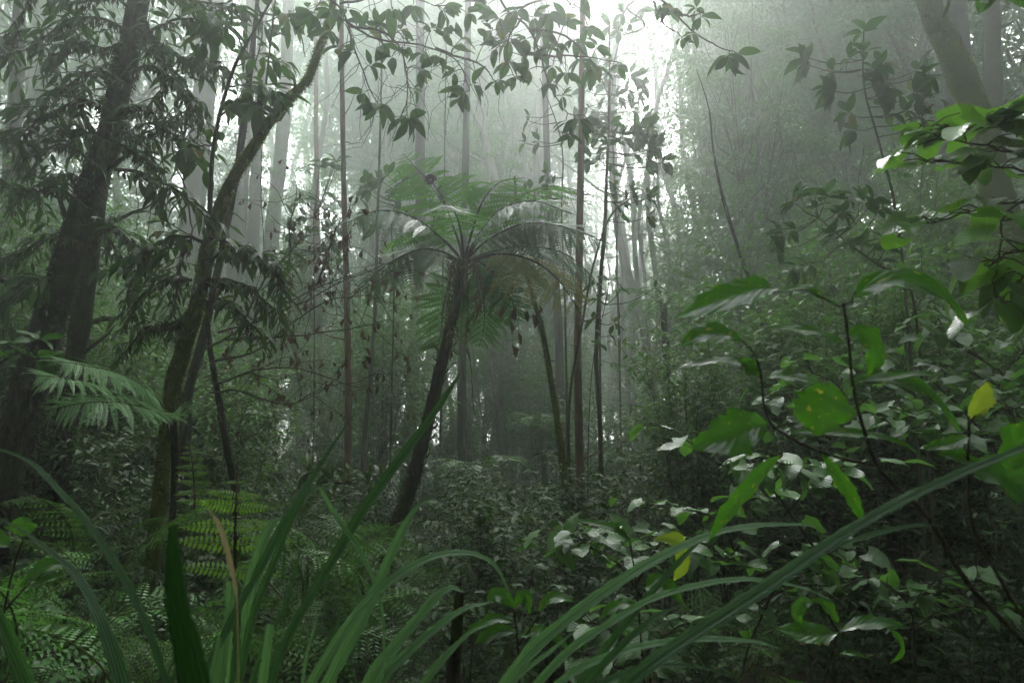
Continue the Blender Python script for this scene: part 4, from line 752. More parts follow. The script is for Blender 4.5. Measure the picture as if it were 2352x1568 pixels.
hanging_branch("sparse drooping twig with leaf tufts against the brightest sky", [[(1480, -40), (1540, 20), (1590, 70), (1640, 105), (1672, 125)], [(1560, 40), (1625, 38)], [(1500, 0), (1520, 60), (1560, 90)]],
    [(1674, 126, 7, 60), (1690, 122, 3, 62), (1590, 76, 6, 42), (1565, 88, 4, 36), (1610, 38, 5, 46), (1540, 20, 6, 48), (1520, 12, 6, 40), (1600, 20, 5, 44)], 3.6, 43)
hanging_branch("pale mist-faded leaf spray high in the bright sky", [[(1500, -30), (1440, 20), (1420, 80)], [(1440, 20), (1480, 60), (1400, 90)]], [(1430, 30, 7, 38), (1420, 70, 7, 38), (1470, 20, 6, 36), (1445, 55, 6, 36), (1400, 60, 5, 36)], 9.5, 44)
hanging_branch("large drooping green leaves poking in at the top right corner", [[(2400, -120), (2320, -60), (2290, -30)]], [(2285, -35, 3, 88), (2300, -30, 3, 80)], 2.0, 45, 'heart')
hanging_branch("leafy twigs along the top left between the two trees", [[(560, -60), (600, 40), (590, 130), (545, 230)], [(600, 30), (680, 60), (700, 130)], [(560, -20), (480, 40), (460, 110)]],
    [(575, 135, 5, 50), (548, 240, 6, 50), (650, 60, 5, 48), (620, 20, 6, 50), (470, 60, 6, 60), (460, 120, 6, 50), (520, 60, 6, 56), (500, 300, 5, 44)], 5.4, 46)

# saplings with separate leaves in the middle distance
def sapling(label, stem, d, clusters, kind, seed, name="sapling", mat=None, w=7, group=None, ground_foot=True, stems2=[]):
    rg = np.random.default_rng(seed); q = PX(stem, d)
    if ground_foot and q[0][2] > 0: q = np.vstack([(q[0][0], q[0][1], float(gz(q[0][0], q[0][1])) - .1), q])
    q = spline(q, 30); tubes = [(q, np.linspace(wpx(w, d) / 2, wpx(w * .35, d) / 2, 30))]; allp = [q]
    for s in stems2: z = spline(PX(s, d), 16); tubes.append((z, np.linspace(wpx(w * .5, d) / 2, wpx(w * .25, d) / 2, 16))); allp.append(z)
    allp = np.vstack(allp); ax = []
    for c in clusters:
        b = P(c[0], c[1], c[4] if len(c) > 4 else d); j = int(np.argmin(np.linalg.norm(allp - b, axis=1) + .5 * np.maximum(0, allp[:, 2] - b[2]))); a = allp[j]
        mid = (a + b) / 2 - np.array((0, 0, .1 * np.linalg.norm(b - a))); tubes.append((spline([a, mid, b], 7), np.linspace(wpx(3, d) / 2, wpx(1.6, d) / 2, 7))); ax.append(nrm(b - a + np.array((0, 0, .05))))
    o = thing(name, label, "sapling", q[0], group); part("stem", tubes_mesh("stem", tubes, mat or M_TWIG, 5), o)
    for c, v in zip(clusters, ax): cluster(o, c[0], c[1], c[4] if len(c) > 4 else d, c[2], c[3], rg, kind, v, 1.1, .15)
    return o
def cl(rg, box, n, nl, L, dv=0.):
    return [(rg.uniform(box[0], box[2]), rg.uniform(box[1], box[3]), int(rg.integers(nl[0], nl[1] + 1)), rg.uniform(*L)) for _ in range(n)]
rg = np.random.default_rng(61)
sapling("tall broad-leaved sapling in the mist below the mossy leaning giant", [(2090, 800), (2060, 500), (2020, 330), (1985, 200), (1984, 70)], 5.6, [(1984, 75, 6, 60), (1985, 120, 5, 52)] + cl(rg, (1850, 130, 2120, 300), 24, (5, 7), (42, 60)), 'broad', 62, w=9)
sapling("glossy-leaved sapling with horizontal tiers above the wet bitten leaf", [(2120, 900), (2090, 660), (2020, 610), (1950, 560), (1880, 500)], 5.0, cl(rg, (1780, 430, 2060, 620), 26, (4, 7), (40, 58)), 'broad', 63, w=8)
sapling("sapling whose round leaf tufts stand against the bright sky gap", [(1378, 760), (1392, 520), (1396, 380), (1400, 290)], 8.4, cl(rg, (1340, 290, 1530, 400), 24, (5, 8), (34, 46)) + cl(rg, (1400, 400, 1500, 500), 10, (4, 6), (26, 36)), 'broad', 64, w=6)
sapling("faded sapling with big leaves high in the white gap", [(1420, 700), (1410, 380), (1402, 200), (1430, 60)], 12.5, cl(rg, (1330, 150, 1500, 300), 26, (4, 7), (30, 44)), 'broad', 65, w=6)
sapling("bushy sapling with yellowish young leaves behind the tree fern crown", [(900, 900), (905, 640), (900, 500), (930, 430)], 8.8, cl(rg, (840, 390, 1040, 540), 26, (5, 8), (30, 46)), 'broad', 66, w=6)
sapling("pale bush of broad leaves in the left-hand light gap", [(720, 1000), (722, 700), (720, 500)], 11, cl(rg, (670, 370, 780, 620), 26, (5, 8), (28, 42)), 'broad', 67, w=6)
sapling("slim sapling forking beside the far grey trunk above the fern", [(1300, 800), (1290, 500), (1290, 330), (1240, 180)], 8.0, cl(rg, (1200, 250, 1320, 470), 10, (4, 6), (26, 40)), 'broad', 68, w=6, stems2=[[(1290, 330), (1330, 260), (1400, 230)]])
sapling("low broad-leaved sapling at the foot of the reddish-brown trunk", [(790, 1260), (792, 1180), (790, 1110)], 6.0, cl(rg, (690, 1060, 860, 1150), 16, (5, 7), (36, 52)), 'lance', 69, w=6)
sapling("small sapling with narrow leaves leaning out from the left edge", [(-30, 860), (20, 820), (70, 800)], 3.6, cl(rg, (5, 775, 115, 830), 6, (4, 6), (40, 56)), 'fore', 70, w=6, ground_foot=False)
sapling("leafy sapling in front of the straight trunk, right of the tree fern's drooping frond", [(1350, 1100), (1360, 850), (1390, 700)], 7.4, cl(rg, (1340, 640, 1520, 800), 9, (4, 6), (26, 38)), 'broad', 71, w=4)

# dead-leaved shrub
rg = np.random.default_rng(81); d = 5.3
DS = thing("dead_leaved_shrub", "tangled bare shrub hung with withered brown leaves, left of the tree fern", "shrub", P(500, 900, d))
mains = [[(470, 800), (560, 750), (640, 705), (735, 655), (838, 622)], [(500, 760), (600, 735), (700, 690), (800, 640), (900, 600)], [(480, 830), (590, 800), (680, 740), (760, 690), (870, 670)], [(640, 705), (668, 610), (672, 530), (690, 450)], [(560, 750), (600, 660), (650, 590), (700, 540)], [(520, 780), (640, 770), (760, 760), (880, 745)], [(500, 880), (600, 850), (700, 850), (800, 880)], [(730, 655), (760, 560), (775, 500)], [(480, 900), (560, 900), (660, 930), (740, 900)]]
tubes = []; tips = []
for m in mains:
    q = spline(PX(m, d), 24) + np.cumsum(rg.normal(0, .004, (24, 3)), 0); tubes.append((q, np.linspace(.009, .003, 24)))
    for k in range(15):
        i = int(rg.integers(4, 24)); dd = nrm(rg.normal(size=3) * (1, .7, 1) + (.2, 0, .1)); p = [q[i]]
        for s in range(7): p.append(p[-1] + dd * rg.uniform(.035, .09)); dd = nrm(dd + rg.normal(0, .22, 3))
        p = np.array(p); tubes.append((p, np.linspace(.003, .0012, 8))); tips += [p[j] for j in (4, 5, 6, 7)]
part("stem", tubes_mesh("stem", tubes, M_TWIG, 4), DS)
tips = np.array(tips); sel = rg.permutation(len(tips))[:270]; B = tips[sel]
place_leaves('dead', (B, nrm(np.array((0, 0, -1.)) + rg.normal(0, .22, (len(B), 3))), rg.normal(size=(len(B), 3)), rg.uniform(.035, .075, len(B))), DS, rg)
DH = thing("dead_leaves_strand", "withered dark leaves dangling from a twig right of the tree fern trunk", "dead leaves", P(1180, 680, 6.2)); tubes = [(spline(PX([(1130, 700), (1180, 672), (1240, 665)], 6.2), 12), np.linspace(.006, .004, 12))]
for (x, y, L) in [(1158, 700, .11), (1170, 735, .13), (1186, 700, .14), (1190, 760, .12), (1176, 790, .11), (1210, 710, .12), (1222, 720, .14), (1240, 700, .1)]:
    tubes.append((PX([(x, 672), (x + 2, y)], 6.2), np.array([.0015, .0015]))); place_leaves('dead', (np.array([P(x, y, 6.2)]), np.array([(0.05, 0, -1.)]), rg.normal(size=(1, 3)), np.array([L])), DH, rg)
part("twig", tubes_mesh("twig", tubes, M_TWIG, 4), DH)
# ------------------------------------------------------------------ undergrowth: library of shrubs and ferns, copied
def shrub_proto(seed, H, nst, nt, per, L, Wr, mat, droop, tpl='B', spread=.5):
    rg = np.random.default_rng(seed); tb = []; B = []; D = []; U = []; Ls = []
    for k in range(nst):
        a = rg.uniform(0, 6.28); r = H * spread * rg.uniform(.1, 1); h = H * rg.uniform(.55, 1)
        p0 = np.array((rg.normal(0, .06), rg.normal(0, .06), -.15)); p3 = np.array((math.cos(a) * r, math.sin(a) * r, h))
        t, lv = bough(rg, [p0, p0 * .6 + p3 * .35 + (0, 0, .12 * h), p3 * .75 + (0, 0, .05 * h), p3], nt, H * .28, L, per, droop, .25, r0=.0028 * H)
        tb += t; B.append(lv[0]); D.append(lv[1]); U.append(lv[2]); Ls.append(lv[3])
    mb = MB(); add_leaves(mb, np.vstack(B), np.vstack(D), np.vstack(U), np.concatenate(Ls), Wr, tpl)
    return tubes_mesh("stem", tb, M_TWIG, 3), mb.mesh("leaves", mat)
def fern_frond_mesh(seed, L, w, npair, key_n, mat):
    rg = np.random.default_rng(seed); ax = spline([(0, 0, 0), (0, L * .3, L * .38), (0, L * .7, L * .42), (0, L, L * .22)], 30); T = nrm(np.gradient(ax, axis=0)); mb = MB(); tube(mb, ax, np.linspace(.006, .0015, 30), 4, m=1)
    BB = []; DD = []; LL = []; ZZ = []
    for k in range(npair):
        u = .16 + .84 * (k + .5) / npair; i = int(u * 29); v = (u - .16) / .84; l = w * (min(1, .5 + 2 * v) * (1 - v ** 2.2) ** .8 + .04)
        for sd in (-1, 1):
            d = nrm(np.array((sd, 0, 0)) + T[i] * .4 + (0, 0, -.25) + rg.normal(0, .05, 3)); up = nrm(np.cross(np.array((1., 0, 0)), T[i]) + rg.normal(0, .1, 3)); lat = nrm(np.cross(d, up))
            for j in range(key_n):
                t = (j + .5) / key_n; b = ax[i] + d * l * t - np.array((0, 0, .12 * l * t * t)); pl = l * .20 * (1 - t ** 2) ** .7
                for s2 in (-1, 1): BB.append(b); DD.append(lat * s2 + d * .35 + (0, 0, -.1)); LL.append(pl); ZZ.append(up)
    BB = np.array(BB); add_leaves(mb, BB, np.array(DD), np.array(ZZ), np.array(LL), .45, 'A')
    return mb.mesh("frond", [mat, M_STEM])
SHR = [shrub_proto(1, 1.3, 8, 13, 9, .095, .42, M_UNDER, .4), shrub_proto(2, 1.0, 8, 12, 9, .08, .5, M_UNDER, .5), shrub_proto(3, 1.6, 9, 15, 9, .085, .34, M_UNDER, .5),
       shrub_proto(4, .8, 9, 11, 8, .07, .55, M_UNDER, .3), shrub_proto(5, 2.2, 9, 18, 10, .095, .40, M_UNDER, .45, spread=.35), shrub_proto(6, 3.2, 10, 24, 11, .10, .42, M_FAR, .45, spread=.3),
       shrub_proto(7, 4.2, 10, 28, 12, .11, .42, M_FAR, .4, spread=.25)]
FRM = [fern_frond_mesh(i, .8, .2, 13, 8, M_FERN) for i in range(2)] + [fern_frond_mesh(5, .7, .17, 12, 7, M_FERN_PALE)]
LBL = {}
def shrub_at(i, x, y, s, rg, label, group, name="shrub", cat="shrub"):
    key = ('s', i); M = Matrix.Translation((x, y, float(gz(x, y)))) @ Matrix.Rotation(rg.uniform(0, 6.28), 4, 'Z') @ Matrix.Diagonal((s, s, s * rg.uniform(.85, 1.15), 1))
    if key not in LBL:
        o = thing(name, label, cat, (0, 0, 0), group); part("stem", SHR[i][0], o); part("foliage", SHR[i][1], o, kind="stuff"); LBL[key] = o; o.matrix_basis = M
    else: o = dup(LBL[key], M); o.name = name
    o["label"] = label; o["group"] = group; o["category"] = cat
    return o
def fern_at(x, y, s, n, rg, label, group, fm=0, z=None):
    o = thing("fern", label, "fern", (x, y, float(gz(x, y)) if z is None else z), group)
    for k in range(n):
        a = k / n * 6.28 + rg.uniform(-.6, .6); t = rg.uniform(-.35, .7); q = s * rg.uniform(.6, 1.3)
        fr = bpy.data.objects.new("frond", FRM[fm if rg.random() < .8 else int(rg.integers(3))]); COL.objects.link(fr); fr.parent = o
        fr.matrix_basis = Matrix.Rotation(a, 4, 'Z') @ Matrix.Rotation(t, 4, 'X') @ Matrix.Rotation(rg.uniform(-.7, .7), 4, 'Y') @ Matrix.Diagonal((q, q, q, 1))
    return o
rg = np.random.default_rng(91)
def zone(px, d):
    if px < 560: return "left"
    if px > 1560: return "right"
    return "centre"
ZL = {"left": "under the dark leaning tree", "right": "below the misty wall of foliage at right", "centre": "round the feet of the slender trunks"}
n = 0
for k in range(330):
    d = 3.4 + 12.5 * rg.random() ** .8; px = rg.uniform(-250, 2600); x, y = XY(px, d); z = zone(px, d)
    small = d < 6 or z == "centre"
    i = int(rg.choice([1, 3, 0, 2] if small else [0, 2, 4, 5, 5])) if z != "centre" else int(rg.choice([0, 1, 3, 2, 4]))
    s = rg.uniform(.7, 1.15) * (1 if d > 5 else .75) * (.8 if z == "centre" else 1)
    if abs(px - 900) < 150 and 5 < d < 6.6: continue
    if z == "left" and 3.4 < d < 5 and px < 420: s *= .7
    shrub_at(i, x, y, s, rg, f"small-leaved shrub in the dim undergrowth {ZL[z]}", f"undergrowth shrubs {ZL[z]}")
G_MW = "misty saplings behind the undergrowth"
for k in range(100):
    d = rg.uniform(11, 34); px = rg.uniform(-100, 2450)
    if 1330 < px < 1560 and d > 12 and rg.random() < .5: continue
    x, y = XY(px, d); i = int(rg.choice([5, 6])); s = rg.uniform(.7, 1.3) * (.8 if 600 < px < 1600 else 1.15) * (.8 + d / 40)
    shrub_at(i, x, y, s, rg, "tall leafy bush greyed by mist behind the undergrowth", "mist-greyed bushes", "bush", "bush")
# right-hand foliage wall, taller, nearer
for k in range(32):
    d = rg.uniform(11, 24); px = rg.uniform(1620, 2500)
    if px < 1850 and d < 16: continue
    x, y = XY(px, d)
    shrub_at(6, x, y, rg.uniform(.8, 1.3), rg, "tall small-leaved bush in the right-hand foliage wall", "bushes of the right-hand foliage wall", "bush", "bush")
for k in range(12):
    d = rg.uniform(6.5, 11); px = rg.uniform(-200, 420); x, y = XY(px, d)
    shrub_at(6, x, y, rg.uniform(.7, 1.0), rg, "tall small-leaved bush in the gloom behind the leaning tree", "bushes behind the leaning tree", "bush", "bush")
# ferns
for (px, py, d, s, nf) in [(700, 1330, 3.4, .8, 8), (690, 1450, 2.7, .7, 6), (770, 1470, 3.0, .8, 8), (340, 1440, 2.8, .8, 6), (250, 1430, 2.4, .9, 7), (90, 1380, 2.7, .8, 7), (30, 1520, 2.0, .7, 7), (330, 1560, 2.0, .7, 7), (180, 1290, 4.2, .9, 7), (850, 1290, 4.8, .8, 7), (750, 1240, 5.2, .9, 7), (950, 1330, 5.2, .7, 7)]:
    c = P(px, py, d); fern_at(c[0], c[1], s, nf, rg, "feathery ground fern among the dark growth at lower left", "ground ferns at lower left", 0 if px > 350 or rg.random() < .5 else 2, c[2] - .25 * s)
for k in range(46):
    d = rg.uniform(4, 11); px = rg.uniform(400, 2450); x, y = XY(px, d)
    fern_at(x, y, rg.uniform(.7, 1.2), 8, rg, "low fern half lost in the dark undergrowth", "low ferns in the undergrowth")
# leaf litter and ground cover
def cover():
    rg = np.random.default_rng(3); n = 26000; d = 1.5 + 15 * rg.random(n) ** .8; x = (rg.uniform(-300, 2650, n) - 1176) / FPX * d; y = CP * d; z = gz(x, y) + rg.random(n) ** 2 * .35
    B = np.stack([x, y, z], -1); D = nrm(rg.normal(size=(n, 3)) * (1, 1, .35)); mb = MB(); add_leaves(mb, B, D, np.array((0, 0, 1.)) + rg.normal(0, .4, (n, 3)), rg.uniform(.04, .11, n), .5)
    o = part("ground_cover", mb.mesh("ground_cover", M_UNDER), None); o["kind"] = "stuff"; o["label"] = "low leafy ground cover over the forest floor"; o["category"] = "ground cover"
    n = 12000; d = 1.5 + 12 * rg.random(n); x = (rg.uniform(-300, 2650, n) - 1176) / FPX * d; y = CP * d; z = gz(x, y) + .01 + rg.random(n) * .03
    mb = MB(); add_leaves(mb, np.stack([x, y, z], -1), nrm(rg.normal(size=(n, 3)) * (1, 1, .1)), np.array((0, 0, 1.)) + rg.normal(0, .2, (n, 3)), rg.uniform(.04, .09, n), .5)
    o = part("leaf_litter", mb.mesh("leaf_litter", M_DEAD), None); o["kind"] = "stuff"; o["label"] = "brown fallen leaves on the forest floor"; o["category"] = "leaf litter"
cover()
# ------------------------------------------------------------------ heart-leaved shrubs of the right-hand understorey
def heart_shrub(label, stems, d, nleaf, Lpx, seed, group=None, kind='heart', name="heart_leaved_shrub", w=6, droop=.25, cat="shrub", jit=.5, mat=None):
    """stems: px paths; heart leaves stand flat along them on short stalks"""
    rg = np.random.default_rng(seed); tubes = []; B = []; D = []; U = []; Ls = []; stalks = []
    for s in stems:
        q = spline(PX(s, d), 26) + np.cumsum(rg.normal(0, .003, (26, 3)), 0); tubes.append((q, np.linspace(wpx(w, q[0][1]) / 2, wpx(w * .3, q[0][1]) / 2, 26)))
        T = nrm(np.gradient(q, axis=0)); m = max(2, int(nleaf / len(stems)))
        for k in range(m):
            i = int(np.clip((.08 + .92 * (k + rg.random()) / m) * 25, 0, 25)); a = rg.uniform(0, 6.28); h = np.array((math.cos(a), math.sin(a), rg.uniform(-.2, .5)))
            L = wpx(rg.uniform(*Lpx), q[i][1]); st = q[i] + nrm(h + T[i] * .5) * L * rg.uniform(.3, 1.3) * jit * 2
            tubes.append((np.array([q[i], (q[i] + st) / 2 + (0, 0, .1 * L), st]), np.array([.0022, .0018, .0014]))); B.append(st)
            D.append(nrm(nrm((st - q[i]) * (1, 1, .3)) + rg.normal(0, .35, 3) + (0, -.15, -droop))); U.append(np.array((0, -.12, 1.)) + rg.normal(0, .28, 3)); Ls.append(L)
    b = tubes[0][0][0]; o = thing(name, label, cat, b, group); part("stem", tubes_mesh("stem", tubes, mat or M_TWIG, 5), o)
    place_leaves(kind, (np.array(B), np.array(D), np.array(U), np.array(Ls)), o, rg); return o
HS = [
 ("glossy heart-leaved shrub in the tier just above the wet grass arch", [[(1900, 1300), (1760, 1120), (1640, 1060), (1560, 1000), (1480, 975)], [(1760, 1120), (1830, 1070), (1930, 1060)], [(1800, 1180), (1900, 1100), (2010, 1060)], [(1700, 1090), (1740, 1050), (1790, 1050)]], 3.0, 46, (46, 68)),
 ("heart-leaved shrub with silvery wet leaves at the far right", [[(2300, 1300), (2250, 1080), (2150, 970), (2050, 930)], [(2250, 1080), (2180, 1000), (2080, 980)], [(2300, 1100), (2330, 980), (2300, 920)], [(2200, 1020), (2100, 1000), (1990, 960)]], 3.6, 84, (36, 56)),
 ("leafy shrub forming the topmost green tier at the right edge", [[(2350, 1000), (2300, 860), (2200, 800), (2100, 760)], [(2300, 860), (2350, 800), (2380, 760)], [(2330, 900), (2220, 860), (2120, 840)], [(2260, 830), (2180, 760), (2120, 720)]], 4.2, 90, (30, 48)),
 ("shrub with fresh green heart leaves below the bitten leaf", [[(1950, 1100), (1930, 900), (1860, 850), (1800, 820)], [(1930, 900), (1990, 840), (2050, 800)], [(1940, 960), (2020, 900), (2090, 870)], [(1900, 870), (1850, 900), (1800, 880)]], 4.6, 76, (26, 42)),
 ("low shrub with wrinkled wet leaves at the feet of the slender trunks", [[(1500, 1420), (1430, 1310), (1370, 1260), (1290, 1250), (1240, 1248)], [(1430, 1310), (1500, 1270), (1570, 1250)], [(1370, 1260), (1340, 1235), (1310, 1230)]], 3.0, 46, (42, 66)),
 ("shadowed broad-leaved shrub under the long diagonal blade", [[(1700, 1560), (1750, 1400), (1800, 1330), (1900, 1300)], [(1750, 1400), (1680, 1310), (1600, 1290)], [(1800, 1330), (1860, 1280), (1950, 1270)], [(1750, 1380), (1850, 1350), (1960, 1350)]], 3.0, 60, (38, 56)),
 ("dark shrub along the bottom right, leaves catching dull light", [[(2100, 1560), (2080, 1400), (2000, 1330), (1900, 1290)], [(2080, 1400), (2160, 1330), (2260, 1310)], [(2090, 1450), (2180, 1400), (2280, 1400)]], 3.2, 50, (38, 54)),
 ("mid-green shrub bridging the misty gap and the right-hand tier", [[(1700, 1300), (1650, 1200), (1560, 1180), (1430, 1165)], [(1650, 1200), (1700, 1150), (1780, 1130)], [(1650, 1230), (1560, 1230), (1480, 1240)]], 3.5, 56, (30, 48)),
 ("airy shrub of small heart leaves behind the yellow young leaf", [[(2330, 1150), (2280, 1020), (2200, 930), (2140, 880)], [(2280, 1020), (2330, 940), (2370, 900)], [(2250, 980), (2160, 960), (2080, 940)]], 3.9, 80, (34, 50)),
 ("leafy bank of heart-shaped leaves between the nearest shrub's two stems", [[(1900, 1150), (1880, 1000), (1820, 940), (1740, 900)], [(1890, 1040), (1960, 960), (2040, 930)], [(1880, 1000), (1830, 1010), (1760, 980)]], 4.3, 80, (30, 46)),
 ("small shrub peeping up under the bottom centre blades", [[(1500, 1600), (1480, 1500), (1420, 1450), (1330, 1430)], [(1480, 1500), (1540, 1440), (1600, 1420)], [(1490, 1540), (1400, 1520), (1300, 1500)]], 2.6, 40, (40, 60)),
 ("leafy shrub in the low shade at the bottom left edge", [[(-40, 1560), (40, 1450), (110, 1400)], [(0, 1500), (80, 1480), (160, 1500)], [(60, 1560), (150, 1540), (260, 1520)]], 2.2, 30, (40, 56)),
]
for k, (lb, st, d, nl, Lp) in enumerate(HS): heart_shrub(lb, st, d, nl, Lp, 400 + k, None)
heart_shrub("bright heart-leaved vine reaching in from the right edge, backlit", [[(2420, 372), (2330, 352), (2240, 335), (2150, 320), (2095, 305)], [(2420, 310), (2330, 290), (2240, 285), (2170, 285)], [(2420, 450), (2330, 410), (2230, 400), (2120, 400)], [(2420, 480), (2300, 462), (2190, 490), (2090, 520)], [(2420, 340), (2350, 280), (2300, 260)]], 1.9, 76, (62, 98), 430, kind="vine", name="climbing_vine", w=7, cat="vine", droop=.2, jit=.42)
heart_shrub("shadowed vine leaves hanging dark under the bright vine", [[(2400, 450), (2320, 480), (2290, 560), (2280, 640), (2290, 720)], [(2400, 560), (2320, 580), (2250, 600)], [(2420, 640), (2350, 650), (2300, 700)]], 1.7, 24, (80, 120), 431, kind="vine", name="climbing_vine", w=7, cat="vine", droop=.6)
# ------------------------------------------------------------------ sword-leaved grass clumps in the foreground
def blade(parent, path, d, mat, n=44, keel=.22, twist=0., lean=0., label=None, name="blade", flat=False, face=(0, -.75, .65)):
    """path rows: px, py, width px; cross-section folded along the middle, like a pandanus leaf"""
    pts = np.array([P(r[0], r[1], (d[0] + (d[1] - d[0]) * i / (len(path) - 1)) if isinstance(d, tuple) else d) for i, r in enumerate(path)])
    dep = np.array([(d[0] + (d[1] - d[0]) * i / (len(path) - 1)) if isinstance(d, tuple) else d for i in range(len(path))])
    w = np.array([r[2] for r in path]) * .77 / FPX * dep / 2
    q = spline(pts, n); ws = np.interp(np.linspace(0, 1, n), np.linspace(0, 1, len(w)), w); T = nrm(np.gradient(q, axis=0))
    F = np.array(face, float); X = nrm(np.cross(T, F)); Z = np.cross(X, T)
    s = np.array((-1, -.66, -.33, 0, .33, .66, 1.)); prof = np.array((.30, .05, .12, -.22, .12, .05, .30)) * (keel / .22)
    rg = np.random.default_rng(int(abs(path[0][0] * 7 + path[0][1])) % 100000); wob = 1 + .04 * np.cumsum(rg.normal(0, .25, (n, 1)), 0)
    a = twist * np.linspace(-.5, 1, n)[:, None]; Xt = X * np.cos(a) + Z * np.sin(a); Zt = -X * np.sin(a) + Z * np.cos(a)
    edge = np.ones((n, 7)); edge[:, 0] += rg.normal(0, .05, n); edge[:, 6] += rg.normal(0, .05, n)
    for _ in range(int(rg.integers(1, 4))):
        i0 = int(rg.integers(3, n - 4)); sd = 0 if rg.random() < .5 else 6; edge[i0, sd] = rg.uniform(.5, .8)
    V = q[:, None] + s[None, :, None] * (ws[:, None] * np.clip(wob, .8, 1.2) * edge)[:, :, None] * Xt[:, None] + prof[None, :, None] * ws[:, None, None] * Zt[:, None]
    k = 7; i = np.arange(n - 1)[:, None] * k; j = np.arange(k - 1)[None]
    Q = np.stack([i + j, i + j + 1, i + k + j + 1, i + k + j], -1).reshape(-1, 4)
    UV = np.stack([np.repeat((s[None] + 1) / 2, n, 0), np.repeat(np.linspace(0, 1, n)[:, None], k, 1)], -1).reshape(-1, 2)
    mb = MB(); mb.add(V.reshape(-1, 3), Q, None, UV)
    return part(name, mb.mesh(name, mat), parent, label=label)
GA = thing("sword_grass", "clump of arching sword-leaved grass at the lower left", "grass clump", P(330, 1700, 1.15))
GB = thing("sword_grass", "large sword-leaved clump at bottom centre with broken and folded blades", "grass clump", P(700, 1750, 1.1))
GC = thing("sword_grass", "sword-leaved clump sending long blades across to the lower right", "grass clump", P(1150, 1750, 1.0))
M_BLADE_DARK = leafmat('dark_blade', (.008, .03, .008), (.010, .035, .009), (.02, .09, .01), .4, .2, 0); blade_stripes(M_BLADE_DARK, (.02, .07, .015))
BL, BP = M_BLADE, M_BLADE_PALE
